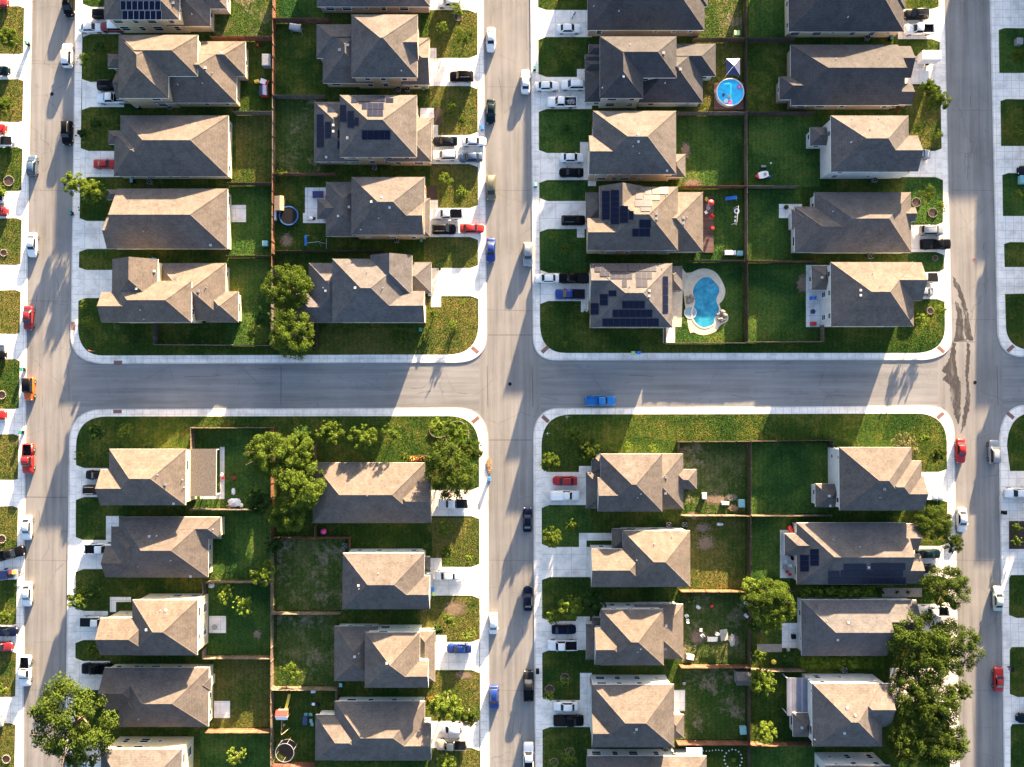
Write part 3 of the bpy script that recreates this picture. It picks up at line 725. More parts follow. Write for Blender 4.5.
def house(key, org, front, blocks, wallc, roofm, label, vents=(), full=True, group='houses of the estate'):
    bl = [mkblock(org, s, i) for i,s in enumerate(blocks)]; HB[key] = bl
    cx = sum((b['x0']+b['x1'])/2 for b in bl)/len(bl); cy = sum((b['y0']+b['y1'])/2 for b in bl)/len(bl)
    off = (cx,cy,ZS); t = thing('house', label, 'house', off, group=group)
    w, r = MB(), MB()
    for i,b in enumerate(bl): wall_mb(w, b, i); roof_mb(r, b)
    wo = w.build('wall', M[wallc], t, off)
    ro = r.build('roof', [M[roofm], M['trim'], M[wallc], M[roofm]], t, off)
    HB[key+'_roof'] = (ro, off)
    if not full: return t
    def inside(x,y,z,skip):
        for j,b in enumerate(bl):
            e = .42
            if j != skip and b['x0']+e < x < b['x1']-e and b['y0']+e < y < b['y1']-e and z < b['z']: return True
        return False
    fx = front
    ys = 'S' if cy > -2 else 'N'; xs = 'E' if cx < 0 else 'W'
    # garage door and front door on the block nearest the street
    fb = min(range(len(bl)), key=lambda j: bl[j]['x0']) if front == 'W' else max(range(len(bl)), key=lambda j: bl[j]['x1'])
    wide = [j for j in range(len(bl)) if bl[j]['y1']-bl[j]['y0'] > 6.2]
    if wide: fb = min(wide, key=lambda j: bl[j]['x0']) if front == 'W' else max(wide, key=lambda j: bl[j]['x1'])
    b = bl[fb]; e = .42+.012*fb
    X = b['x0']+e-.05 if front == 'W' else b['x1']-e+.05
    gy = b['y0']+e+3.0; rz = math.pi/2 if front == 'W' else -math.pi/2
    link('garage_door', GDOOR, t, (X-cx, gy-cy, .02), rz)
    fd = None
    for j in sorted(range(len(bl)), key=lambda j: bl[j]['x0']*(1 if front=='W' else -1)):
        c = bl[j]; e2 = .42+.012*j; X2 = c['x0']+e2-.05 if front == 'W' else c['x1']-e2+.05
        yy = c['y1']-e2-1.0
        if abs(yy-gy) > 3.6 and not inside(X2+(-.2 if front=='W' else .2), yy, 1.0, j):
            fd = link('front_door', FDOOR, t, (X2-cx, yy-cy, .05), rz); link('door_handle', DKNOB, fd); break
    # windows on the street front and the sides that look to the middle of the estate
    for j,b in enumerate(bl):
        e = .42+.012*j; x0,y0,x1,y1 = b['x0']+e,b['y0']+e,b['x1']-e,b['y1']-e
        rows = [1.0] if b['z'] < 4.4 else [1.0, 3.75]
        for side in {ys, xs, fx}:
            horiz = side in 'SN'; a0,a1 = (x0,x1) if horiz else (y0,y1); ln = a1-a0
            if ln < 2.2: continue
            k = max(1, int(ln/3.4))
            for i in range(k):
                u = a0+ln*(i+.5)/k + R.uniform(-.5,.5)
                if R.random() < .16: continue
                kind = R.choice([(1.0,1.4),(1.0,1.4),(1.7,1.4),(.7,.7)])
                for rz_ in rows:
                    if side == 'S': pt = (u, y0-.04, math.pi)
                    elif side == 'N': pt = (u, y1+.04, 0)
                    elif side == 'W': pt = (x0-.04, u, math.pi/2)
                    else: pt = (x1+.04, u, -math.pi/2)
                    ok = {'S':(0,-.15),'N':(0,.15),'W':(-.15,0),'E':(.15,0)}[side]
                    zt = rz_ + (.5 if kind == (.7,.7) else 0)
                    if inside(pt[0]+ok[0], pt[1]+ok[1], zt+.1, j) or inside(pt[0]+ok[0], pt[1]+ok[1], zt+1.2, j): continue
                    if side == fx and rz_ < 2 and j == fb and abs(u-gy) < 4.0: continue
                    wobj = link('window', WIN[kind][0], t, (pt[0]-cx, pt[1]-cy, zt), pt[2]); link('pane', WIN[kind][1], wobj)
    for v in vents:
        p = roof_pt(key, org[0]+v[0]/SC, org[1]+v[1]/SC)
        if p: link('roof_vent' if v[2] != 'p' else 'vent_pipe', {'p':PIPE,'b':BOXV,'w':BOXW}[v[2]], ro, (p[0]-cx, p[1]-cy, p[2][0]-ZS))
    return t
def panels(key, org, rects, frame='pframe', s=SC):
    """solar modules: each cell of a pixel rectangle laid on the roof slope below it"""
    ro, off = HB[key+'_roof']
    for (x0,y0,x1,y1,nx,ny) in rects:
        cx, cy = org[0]+(x0+x1)/2/s, org[1]+(y0+y1)/2/s
        c = roof_pt(key, cx, cy)
        if c is None: continue
        b, k = c[2][2], c[2][1]
        def on(px,py):
            z = c[2][0]
            for _ in range(8):
                x,y = G(px,py,z); z = plane(b,k,x,y)
            return Vector((x,y,z))
        A,B,Cc,D = on(org[0]+x0/s,org[1]+y1/s), on(org[0]+x1/s,org[1]+y1/s), on(org[0]+x1/s,org[1]+y0/s), on(org[0]+x0/s,org[1]+y0/s)
        nrm = (B-A).cross(D-A).normalized()
        for i in range(nx):
            for j in range(ny):
                def bil(u,v): return A*(1-u)*(1-v)+B*u*(1-v)+Cc*u*v+D*(1-u)*v
                gu, gv = .012/ max(1e-3,(B-A).length/nx)*1.2/nx, .012/max(1e-3,(D-A).length/ny)*1.2/ny
                q = [bil(i/nx+gu,j/ny+gv), bil((i+1)/nx-gu,j/ny+gv), bil((i+1)/nx-gu,(j+1)/ny-gv), bil(i/nx+gu,(j+1)/ny-gv)]
                m = (q[0]+q[1]+q[2]+q[3])/4
                ex = (q[1]-q[0]).normalized(); ey = nrm.cross(ex).normalized()
                from mathutils import Matrix
                mat = Matrix((ex,ey,nrm)).transposed()
                lc = [mat.transposed() @ (p-m) for p in q]
                mb = MB()
                ins = [Vector((p.x*.955 if True else 0, p.y*.97, 0)) for p in lc]
                mb.add([(p.x,p.y,.05) for p in lc]+[(p.x,p.y,.10) for p in lc], [(0,3,2,1),(0,1,5,4),(1,2,6,5),(2,3,7,6),(3,0,4,7)], 1)
                mb.add([(p.x,p.y,.10) for p in lc]+[(p.x,p.y,.101) for p in ins], [(0,1,5,4),(1,2,6,5),(2,3,7,6),(3,0,4,7)], 1)
                mb.add([(p.x,p.y,.101) for p in ins], [(0,1,2,3)], 0)
                o = mb.build('solar_panel', [M['panel'], M[frame]], ro)
                o.matrix_local = Matrix.Translation(m-Vector(off)) @ mat.to_4x4()
_ord = {1:'topmost',2:'second',3:'third',4:'fourth',5:'lowest'}
_colname = {'A':('west','upper left block'),'B':('east','upper left block'),'C':('west','upper right block'),'D':('east','upper right block'),
            'E':('west','lower left block'),'F':('east','lower left block'),'G':('west','lower right block'),'H':('east','lower right block')}
def HP(key):
    """how a house is pointed at"""
    n = int(key[1]); c = key[0]
    if c == 'F' and n == 4: o = 'lowest'
    else: o = _ord[n]
    return '%s %s house, %s' % (o, _colname[c][0], _colname[c][1])
def Hs(key, org, front, blocks, wallc, roofm, look, vents=()):
    house(key, org, front, blocks, wallc, roofm, '%s, %s' % (look, HP(key)), vents)
l, u = LO, UP
Hs('A1',(92,0),'W',[(80,-190,565,128,u,'h','HH'),(480,-150,760,170,l,'h','HH'),(690,-150,868,58,l-.1,'v','HH')],'cream','roof_a','cream walls and fourteen navy panels',[(520,20,'b'),(640,90,'p')])
Hs('A2',(92,0),'W',[(175,225,680,490,u,'h','HH'),(168,232,495,630,u,'v','HH'),(400,265,930,660,l,'h','HH'),(580,265,985,490,l,'h','HH'),(100,345,230,440,l-.3,'h','HH'),(155,455,330,640,l+.1,'h','GH')],'tan','roof_a','stepped two-storey roof with white vents',[(828,338,'w'),(725,435,'w'),(770,466,'p'),(550,540,'p'),(708,532,'p')])
Hs('A3',(92,100),'W',[(180,100,875,490,l,'h','HH'),(142,205,440,488,l,'h','HH'),(105,195,230,285,l-.3,'h','HH')],'cream','roof_a','long hipped roof half in shadow',[(760,470,'w'),(845,390,'p')])
Hs('A4',(92,100),'W',[(160,568,870,953,l,'h','GH'),(96,742,420,953,l,'h','GH'),(96,572,240,640,l-.3,'h','HH')],'cream','roof_a','plain long roof with straight ridge',[(330,840,'p'),(760,930,'w'),(840,920,'p')])
Hs('A5',(92,220),'W',[(130,390,640,655,u,'h','HH'),(128,250,425,540,u,'v','GH'),(60,460,330,655,u,'h','GH'),(420,275,860,645,l,'h','HH'),(730,455,940,655,l,'h','HH')],'cream','roof_a','many-gabled corner roof',[(400,328,'w'),(285,440,'w'),(537,375,'b'),(680,455,'b'),(730,432,'p'),(310,575,'p'),(332,635,'p')])
Hs('B1',(292,0),'E',[(160,-330,885,45,l,'h','HH')],'brick','roof_b','grey roof cut by the top edge, brown brick',[(300,-10,'p')])
Hs('B2',(292,0),'E',[(380,95,805,498,u,'h','HH'),(600,206,810,382,u,'h','HG'),(700,265,882,545,l,'h','HG'),(700,242,880,400,l-.2,'v','HH'),(155,155,520,375,l,'h','HH'),(195,165,520,535,l,'h','HH')],'tan','roof_b','pyramid roof with a shingled garage',[(305,320,'b'),(358,290,'w'),(700,452,'p')])
Hs('B3',(292,80),'E',[(305,98,800,495,u,'h','HH'),(600,265,895,525,l+.6,'h','HH'),(140,140,430,525,l,'h','HH'),(760,240,905,380,l,'h','HH')],'tan','roof_b','roof crowded with scattered solar panels',[(265,290,'w'),(265,330,'w'),(357,372,'b'),(220,495,'w'),(200,520,'w')])
Hs('B4',(292,160),'E',[(380,110,850,480,u,'h','HH'),(600,262,842,478,u,'h','HG'),(740,245,885,490,l,'v','HH'),(215,140,470,490,l,'h','HH'),(160,250,380,380,l,'h','HH')],'tan','roof_b','hipped roof beside the blue trampoline',[(575,240,'w'),(508,268,'w'),(365,302,'w'),(296,360,'w'),(625,305,'w'),(555,372,'p'),(440,445,'p')])
Hs('B5',(292,230),'E',[(258,185,730,590,u,'h','HH'),(500,160,770,420,u,'v','GH'),(500,390,850,592,u,'h','HG'),(650,205,894,405,l,'v','HH'),(105,210,400,595,l,'h','HH'),(22,405,320,595,l,'h','HH')],'cream','roof_b','spreading corner roof shaded by two trees',[(405,370,'w'),(217,390,'w'),(200,370,'p'),(480,270,'p'),(580,370,'p')])
Hs('C1',(572,0),'W',[(98,-300,845,195,l+.2,'h','HH'),(720,-160,868,45,l,'v','HH')],'brick','roof_shade','shade-dark roof cut by the top edge',[(300,70,'p'),(140,40,'p')])
Hs('C2',(572,0),'W',[(180,235,668,500,u,'h','HH'),(178,242,455,630,u,'v','HH'),(420,285,836,660,l,'h','HH'),(520,280,920,490,l,'h','HH'),(80,452,260,655,l,'v','HH'),(82,385,260,455,l-.1,'h','HH'),(80,345,230,392,l-.2,'h','HH'),(104,280,260,350,l-.3,'h','HH')],'sage','roof_shade','stepped dark roof beside the round pool',[(328,490,'w'),(585,340,'b'),(693,445,'b'),(596,530,'p'),(195,562,'p'),(370,285,'p')])
Hs('C3',(572,90),'W',[(135,135,665,540,u,'h','HH'),(108,292,370,540,u,'h','GH'),(600,410,726,560,l,'h','HH')],'tan','roof_a','simple two-storey hipped roof with lit top slope',[(422,285,'w'),(424,332,'w'),(390,360,'p'),(430,405,'p'),(607,518,'w')])
Hs('C4',(572,160),'W',[(180,172,676,580,u,'h','HH'),(174,166,450,450,u,'v','GH'),(96,372,420,578,u,'h','GH'),(430,205,838,590,l+.4,'h','HH'),(86,205,240,400,l,'v','HH')],'tan','roof_a','roof with glaring white solar panels and dark deck',[(540,345,'b'),(540,375,'b'),(712,370,'b'),(712,405,'b'),(600,225,'p'),(735,365,'p')])
Hs('C5',(572,240),'W',[(118,150,640,560,u,'h','HH'),(116,152,420,385,u,'h','GH'),(580,166,706,326,l,'h','HH')],'tan','roof_b','corner roof covered in solar panels by the kidney pool',[(495,325,'w'),(493,358,'w'),(575,180,'p'),(370,295,'p')])
Hs('D1',(768,0),'E',[(130,-300,862,205,l,'h','HH'),(700,-150,876,60,l,'v','HH')],'cream','roof_shade','dark roof cut by the top edge',[(510,110,'p')])
Hs('D2',(768,0),'E',[(145,288,830,676,l,'h','HG'),(600,296,912,500,l,'h','HG'),(640,535,920,672,l,'h','HG'),(70,490,300,640,l,'h','HH')],'brick','roof_shade','long dark roof with lit upper strip',[(435,375,'p'),(712,370,'p'),(130,620,'w'),(150,618,'w')])
Hs('D3',(780,90),'E',[(325,165,820,525,u,'h','HH'),(560,292,880,523,u,'h','HG'),(190,238,340,358,l,'h','HH')],'white','roof_b','pale walled two-storey with small back porch roof',[(455,335,'p'),(575,250,'p'),(460,182,'p'),(630,180,'p')])
Hs('D4',(780,170),'E',[(220,143,835,530,l,'h','HH'),(93,235,520,528,l,'h','HH'),(600,238,865,332,l,'h','HG'),(72,250,260,380,l-.2,'h','HH')],'white','roof_b','low grey roof with bay window',[(340,265,'p')])
Hs('D5',(780,240),'E',[(325,142,850,553,u,'h','HH'),(560,143,905,390,u,'h','HG'),(200,165,340,320,l,'h','HH')],'white','roof_a','corner roof above the white paved patio',[(514,322,'w'),(514,354,'w'),(590,215,'p'),(640,295,'p'),(268,240,'w')])
Hs('E1',(84,420),'W',[(160,185,655,545,u,'h','HH'),(106,316,420,546,u,'h','GH')],'cream','roof_a','cream corner walls with a flat tan patio roof',[(518,410,'b'),(630,382,'p'),(640,430,'p'),(575,535,'w'),(470,350,'p')])
Hs('E2',(84,500),'W',[(222,108,800,495,l,'h','HH'),(540,107,878,248,l,'h','HH'),(172,168,440,493,l,'h','HH'),(136,290,380,495,l,'h','GH')],'cream','roof_a','hipped roof with a long pale shadow edge',[(420,232,'w'),(465,230,'p'),(555,385,'p'),(345,425,'p'),(683,488,'w'),(825,188,'p')])
Hs('E3',(84,580),'W',[(308,125,730,481,u,'h','HH'),(106,240,440,480,u,'h','GH')],'cream','roof_a','lit two-storey roof with projecting garage',[(525,193,'w'),(490,195,'p'),(400,318,'w')])
Hs('E4',(84,647),'W',[(228,130,802,510,l,'h','HH'),(130,130,420,405,l,'h','GH'),(222,250,460,508,l,'h','HH'),(640,190,818,280,l-.1,'h','HH')],'cream','roof_a','low roof right of the big oak',[(350,462,'p')])
Hs('E5',(84,647),'W',[(108,650,630,1010,u,'h','HH'),(60,780,400,1010,u,'h','GH')],'cream','roof_a','tall cream wall cut by the bottom edge')
Hs('F1',(300,430),'E',[(82,208,800,595,l,'h','HH'),(540,298,842,594,l,'h','HG')],'tan','roof_a','broad tan roof between leafy trees',[(430,420,'p'),(308,598,'w')])
Hs('F2',(300,520),'E',[(272,210,797,570,u,'h','HH'),(540,355,832,569,u,'h','HG'),(760,235,836,330,l,'h','HH')],'sage','roof_a','lit roof with dark brown western slope',[(375,418,'w'),(378,440,'p'),(500,340,'p'),(720,218,'p')])
Hs('F3',(300,600),'E',[(415,205,768,560,u,'h','HH'),(540,382,824,559,u,'h','HG'),(740,195,866,525,l,'v','HH'),(218,165,500,520,l,'h','HH')],'sage','roof_a','two-level roof with white vents',[(350,362,'w'),(556,404,'w'),(310,170,'w'),(375,342,'p')])
Hs('F4',(300,647),'E',[(220,345,800,725,l,'h','HH'),(560,480,842,723,l,'h','HG'),(97,430,480,725,l,'h','HH')],'sage','roof_a','roof beside the playhouse and netted trampoline',[(205,732,'w')])
Hs('G1',(572,430),'W',[(182,152,576,522,u,'h','HH'),(164,302,400,521,u,'h','GH'),(400,150,712,508,l,'h','HH'),(640,250,800,380,l,'h','HH'),(88,270,240,505,l,'v','HH'),(122,152,260,285,l-.1,'v','HH')],'sage','roof_a','tan roof with a small back gable',[(600,300,'b'),(597,403,'b'),(440,408,'p'),(420,432,'p')])
Hs('G2',(572,500),'W',[(325,195,755,555,u,'h','HH'),(122,312,480,557,u,'h','GH'),(254,182,400,315,l,'v','HH')],'white','roof_a','roof beside the golden dry yard',[(640,232,'p'),(525,280,'p'),(415,385,'p')])
Hs('G3',(572,580),'W',[(185,185,585,545,u,'h','HH'),(145,305,380,543,u,'h','GH'),(400,152,712,505,l,'h','HH'),(88,280,240,510,l,'v','HH'),(126,240,260,300,l-.2,'v','HH')],'white','roof_a','tan roof beside the yard of white chairs',[(600,290,'b'),(597,440,'b'),(440,440,'p'),(420,460,'p')])
Hs('G4',(572,647),'W',[(125,238,652,640,u,'h','HH'),(127,412,380,639,u,'h','GH'),(600,430,718,580,l,'h','HH')],'white','roof_a','tall pale north wall and tan roof',[(412,525,'w'),(400,545,'p'),(597,642,'b')])
Hs('G5',(572,647),'W',[(95,695,860,1120,l+.5,'h','HH')],'white','roof_a','roof cut by the bottom edge')
Hs('H1',(790,430),'E',[(315,110,776,515,u,'h','HH'),(480,196,840,514,u,'h','HH'),(580,292,852,512,u,'h','HG'),(160,342,330,495,l,'h','HH')],'white','roof_a','three-step ridge and pale window wall',[(602,378,'b'),(575,430,'p'),(250,422,'w'),(255,485,'w')])
Hs('H2',(770,500),'E',[(170,145,866,540,l,'h','HG'),(640,150,946,320,l,'h','HG'),(640,345,962,535,l,'h','HG'),(92,212,330,355,l,'h','HH')],'white','roof_a','low roof with black solar array',[(405,255,'p'),(574,300,'p'),(630,430,'w')])
Hs('H3',(770,580),'E',[(200,125,742,485,l,'h','HG'),(560,126,935,372,l,'h','HG')],'white','roof_b','long brown roof between hedges',[(500,272,'w'),(432,382,'w'),(360,260,'p')])
Hs('H4',(770,647),'E',[(270,230,712,635,u,'h','HH'),(480,232,765,508,u,'h','HG'),(145,418,290,575,l,'h','HH')],'white','roof_a','tan roof with striped metal patio cover',[(492,390,'w'),(545,437,'w'),(475,550,'w'),(203,515,'w'),(285,590,'p')])
Hs('H5',(770,647),'E',[(355,755,770,1120,u,'h','HH')],'white','roof_a','pale walls cut by the bottom edge')
# solar modules
panels('A1',(92,0),[(183,5,440,64,7,1),(195,68,447,126,7,1)],'pframe_w')
panels('B3',(292,80),[(380,104,420,146,1,1),(420,102,596,140,5,1),(448,148,480,188,1,1),(482,148,588,188,3,1),(482,192,584,232,3,1),(600,118,650,144,1,1),(228,158,300,206,2,1),
  (308,160,350,268,1,3),(356,198,400,306,1,3),(402,240,430,294,1,1),(448,322,630,382,5,1),(160,220,206,432,1,5),(212,268,252,374,1,3),(292,320,320,372,1,1),(292,388,320,440,1,1)])
panels('C4',(572,160),[(468,176,506,222,1,1),(512,174,616,220,3,1),(406,212,450,252,1,1),(456,224,562,260,3,1),(402,256,512,300,3,1),(440,304,500,330,2,1),
  (192,198,243,382,1,5),(248,192,303,412,1,6),(307,294,360,404,1,3),(364,326,396,384,1,1),(430,382,505,434,2,1),(386,440,428,490,1,1),(430,438,500,490,2,1)])
panels('C5',(572,240),[(146,154,352,204,6,1),(360,154,540,202,5,1),(180,206,242,234,2,1),(246,206,386,250,4,1),(408,206,512,250,3,1),(320,254,352,302,1,1),(410,254,484,302,2,1),
  (580,232,614,292,1,1),(580,296,614,350,1,1),(580,354,614,408,1,1),(580,412,614,466,1,1),(118,404,172,478,1,2),(178,346,230,418,1,2),(234,322,286,360,1,1),(320,390,466,438,4,1),(260,446,514,494,7,1),(194,502,556,552,10,1)])
panels('H2',(770,500),[(192,350,250,458,1,3),(256,312,314,420,1,3),(470,408,616,448,4,1),(645,404,866,446,6,1),(372,454,444,490,2,1),(452,450,850,490,11,1),(372,494,870,536,14,1)])
# neighbours just beyond the picture whose shadows fall into it
def far_house(px, py, w, h, st, label, front, ends='HH'):
    x0,x1,y0,y1 = -w*3.2, w*3.2, -h*3.2, h*3.2
    house('X%d_%d'%(px,py), (px,py), front, [(x0,y0,x1,y1,u if st else l,'h',ends)], 'tan', 'roof_a', label, full=False, group='neighbour houses beyond the frame')
for i,(py,st) in enumerate([(-170,1),(-95,1),(-20,1),(55,0),(130,1),(205,0),(290,1),(520,1),(600,0),(675,1)]):
    far_house(1096 if i < 2 else 1119, py, 124 if i < 2 else 118, 70 if i < 2 else 64, st, 'neighbour house across the right street, %s one beyond the right edge' % ['first','second','third','fourth','fifth','sixth','seventh','eighth','ninth','tenth'][i], 'W', 'GH' if i < 2 else 'HH')
for i,(px,st) in enumerate([(170,1),(375,1),(650,1),(850,1)]):
    far_house(px, -66 if px < 500 else -76, 120, 62, st, 'neighbour house beyond the top edge, %s from the left' % ['first','second','third','fourth'][i], 'W' if i%2==0 else 'E')
# ---------------------------------------------------------------- vehicles
def sec(x, w, zb, zt, belt):
    return [(x,-w*.80,zb),(x,-w,zb+.16),(x,-w,belt-.12),(x,-w*.965,belt),(x,-w*.80,zt-.015),(x,-w*.4,zt+.012),(x,0,zt+.018),
            (x,w*.4,zt+.012),(x,w*.80,zt-.015),(x,w*.965,belt),(x,w,belt-.12),(x,w,zb+.16),(x,w*.80,zb)]
def cabin(mb, g, mi=0):
    """painted shell of the glasshouse: belt and roof rectangles with rounded roof"""
    xb0,xr0,xr1,xb1,wb,wr,zb,zr = g
    secs = []
    for x, w0, w1, z in ((xb0,wb*.94,wb*.93,zb),(xr0-(xr0-xb0)*.12,wb*.97,wr*.93,zr-.06),(xr0,wb,wr,zr-.012),((xr0+xr1)/2,wb,wr*1.02,zr),(xr1,wb,wr,zr-.02),(xr1+(xb1-xr1)*.1,wb,wr*.97,zr-.07),(xb1,wb*.93,wb*.92,zb)):
        secs.append([(x,-w0,zb-.06),(x,-w0,zb),(x,-w1,z-.04 if z>zb else z),(x,-w1*.7,z),(x,0,z+.02 if z>zb else z),(x,w1*.7,z),(x,w1,z-.04 if z>zb else z),(x,w0,zb),(x,w0,zb-.06)])
    mb.loft(secs, mi)
def quad_glass(pts, off):
    p = [Vector(a) for a in pts]; n = (p[1]-p[0]).cross(p[3]-p[0]).normalized()*off
    mb = MB(); mb.add([tuple(a+n) for a in p]+[tuple(a-n) for a in p], [(0,1,2,3),(7,6,5,4),(0,4,5,1),(1,5,6,2),(2,6,7,3),(3,7,4,0)]); return mb
KINDS = {
 # length, half width, belt, stations (x as share of half length, width share, top z), glasshouse
 'sedan': dict(L=4.85,W=.91,belt=.80,st=[(-1,.70,.66),(-.985,.82,.84),(-.93,.92,.93),(-.80,.97,.97),(-.55,1,.98),(0,1,.96),(.35,1,.95),(.5,.99,.93),(.72,.96,.86),(.88,.90,.78),(.97,.78,.68),(1,.62,.56)],g=(-1.72,-1.02,.32,1.12,.80,.62,.94,1.44)),
 'coupe': dict(L=4.75,W=.93,belt=.78,st=[(-1,.72,.66),(-.985,.84,.84),(-.93,.94,.92),(-.80,.98,.95),(-.5,1,.96),(0,1,.94),(.25,1,.93),(.45,.99,.92),(.70,.97,.88),(.88,.92,.80),(.97,.80,.68),(1,.66,.56)],g=(-1.5,-.85,.05,.85,.78,.58,.92,1.33)),
 'hatchback': dict(L=4.2,W=.88,belt=.86,st=[(-1,.78,.70),(-.985,.88,.92),(-.92,.96,1.0),(-.6,1,1.02),(0,1,1.0),(.4,1,.98),(.55,.99,.95),(.75,.95,.86),(.9,.88,.78),(.98,.74,.66),(1,.6,.56)],g=(-2.0,-1.6,.35,1.2,.79,.64,.98,1.52)),
 'suv': dict(L=4.75,W=.97,belt=.98,st=[(-1,.82,.75),(-.985,.92,1.0),(-.93,.97,1.1),(-.6,1,1.12),(0,1,1.12),(.4,1,1.1),(.5,.99,1.08),(.75,.97,1.02),(.9,.92,.94),(.98,.8,.8),(1,.7,.65)],g=(-2.26,-1.95,.3,1.12,.87,.70,1.08,1.76)),
 'minivan': dict(L=5.0,W=.98,belt=.95,st=[(-1,.82,.75),(-.985,.92,1.0),(-.93,.97,1.08),(-.5,1,1.1),(.3,1,1.08),(.6,.99,1.0),(.8,.95,.9),(.93,.86,.8),(1,.66,.62)],g=(-2.4,-2.1,.55,1.6,.87,.70,1.04,1.78)),
 'pickup': dict(L=5.85,W=1.0,belt=1.02,st=[(-.22,1,1.14),(0,1,1.14),(.35,1,1.13),(.5,.99,1.12),(.75,.98,1.08),(.92,.95,1.0),(.985,.88,.86),(1,.80,.7)],g=(-.62,-.40,.72,1.42,.88,.71,1.10,1.84)),
 'jeep': dict(L=4.6,W=.95,belt=1.0,st=[(-1,.86,.75),(-.985,.96,1.05),(-.9,1,1.1),(0,1,1.1),(.35,1,1.1),(.5,.94,1.1),(.8,.84,1.06),(.95,.8,1.0),(1,.76,.8)],g=(-2.2,-2.05,.42,.78,.86,.78,1.06,1.82)),
}
_cm = {}
def car_parts(kind, color, roof=None, bed='black'):
    key = (kind,color,roof,bed)
    if key in _cm: return _cm[key]
    K = KINDS[kind]; Lh = K['L']/2; W = K['W']; belt = K['belt']; out = []
    pm = CARC[color]; rm = CARC[roof] if roof else pm
    b = MB()
    b.loft([sec(x*Lh, W*w, .24, zt, min(belt, zt-.06)) for x,w,zt in K['st']])
    g = K['g']; cabin(b, g, 1)
    xb0,xr0,xr1,xb1,wb,wr,zb,zr = g
    if kind == 'pickup':
        xt, xf = -Lh, -.22*Lh
        for y in (-1,1):
            b.prism([(xt+.06,y*W*.84),(xf+.01,y*W*.84),(xf+.01,y*W*.99),(xt,y*W*.97)] if y>0 else [(xt,-W*.97),(xf+.01,-W*.99),(xf+.01,-W*.84),(xt+.06,-W*.84)], .35, 1.15)
        b.box(xt-.02,-W*.93,.5,xt+.1,W*.93,1.13); b.box(xt-.12,-W*.9,.42,xt-.02,W*.9,.6)
        b.box(xt+.06,-W*.82,.5,xf,W*.82,.66)
        bl = MB()
        if bed == 'cover': bl.box(xt+.1,-W*.84,1.10,xf-.02,W*.84,1.165)
        elif bed == 'shell':
            bl.loft([[(x,-W*.92,1.1),(x,-W*w,zz),(x,0,zz+.05),(x,W*w,zz),(x,W*.92,1.1)] for x,w,zz in ((xt+.02,.8,1.6),(xt+.4,.78,1.84),(xf+.2,.78,1.84))])
        else:
            bl.box(xt+.1,-W*.83,.66,xf-.02,W*.83,.70); bl.box(xf-.06,-W*.83,.7,xf-.01,W*.83,1.12)
            for y in (-1,1): bl.box(xt+.12,min(y*W*.80,y*W*.835),.7,xf-.06,max(y*W*.80,y*W*.835),1.1); bl.box(-Lh*.62-.45,min(y*W*.55,y*W*.8),.7,-Lh*.62+.45,max(y*W*.55,y*W*.8),.93)
        out.append(('bed', bl.mesh('bed', CARC[color] if bed in ('shell','open') else M['black']), None))
    out.insert(0, ('body', b.mesh('body', [pm, rm], smooth=True), None))
    # glass, kept inside the painted pillars
    def lerp(a,c,t): return a+(c-a)*t
    def edge(x0,x1,t): return lerp(x0,x1,t)
    t0,t1 = .12,.86
    wsx = lambda t: edge(xb1, xr1+(xb1-xr1)*.1, t); rwx = lambda t: edge(xb0, xr0-(xr0-xb0)*.12, t)
    zz = lambda t: lerp(zb, zr-.07, t); ww = lambda t: lerp(wb*.92, wr*.97, t)*.9
    ws = [(wsx(t0),-ww(t0),zz(t0)),(wsx(t0),ww(t0),zz(t0)),(wsx(t1),ww(t1),zz(t1)),(wsx(t1),-ww(t1),zz(t1))]
    out.append(('windscreen', quad_glass(ws,.025).mesh('windscreen', M['glass']), None))
    rw = [(rwx(t0),ww(t0),zz(t0)),(rwx(t0),-ww(t0),zz(t0)),(rwx(t1),-ww(t1),zz(t1)),(rwx(t1),ww(t1),zz(t1))]
    out.append(('rear_window', quad_glass(rw,.03).mesh('rear_window', M['glass']), None))
    for s in (-1,1):
        a0, a1 = lerp(xb0,xr0,.55), lerp(xb1,xr1,.5)
        p = [(a0,s*wb*.985,zb+.04),(a1+.1,s*wb*.985,zb+.04),(xr1+.02,s*(wr+.02),zr-.1),(xr0+.02,s*(wr+.02),zr-.1)]
        out.append(('side_window', quad_glass(p,.03).mesh('side_window', M['glass']), None))
    wr_ = .33 if kind in ('sedan','coupe','hatchback') else .39
    wm = _cm.get(('wheel',wr_))
    if wm is None:
        w = MB(); n = 14
        def disc(y0,y1,r0,r1,mi):
            vs = [(r0*math.cos(2*math.pi*i/n), y0, r0*math.sin(2*math.pi*i/n)) for i in range(n)]+[(r1*math.cos(2*math.pi*i/n), y1, r1*math.sin(2*math.pi*i/n)) for i in range(n)]
            w.add(vs, [(i,(i+1)%n,n+(i+1)%n,n+i) for i in range(n)]+[tuple(reversed(range(n))),tuple(range(n,2*n))], mi)
        disc(-.11,.11,wr_,wr_,0); disc(-.118,.118,wr_*.62,wr_*.62,1)
        wm = w.mesh('wheel', [M['tyre'],M['rim']]); _cm[('wheel',wr_)] = wm
    for x in (-Lh*.60, Lh*.62):
        for s in (-1,1): out.append(('wheel', wm, (x, s*(W-.09), wr_)))
    hl = MB().ball((0,0,0),.10,.17,.07,8,4).mesh('headlight', M['lamp']); tl = MB().ball((0,0,0),.06,.16,.09,8,4).mesh('tail_light', M['tail'])
    ft = [s for s in K['st']][-2]; xh = ft[0]*Lh
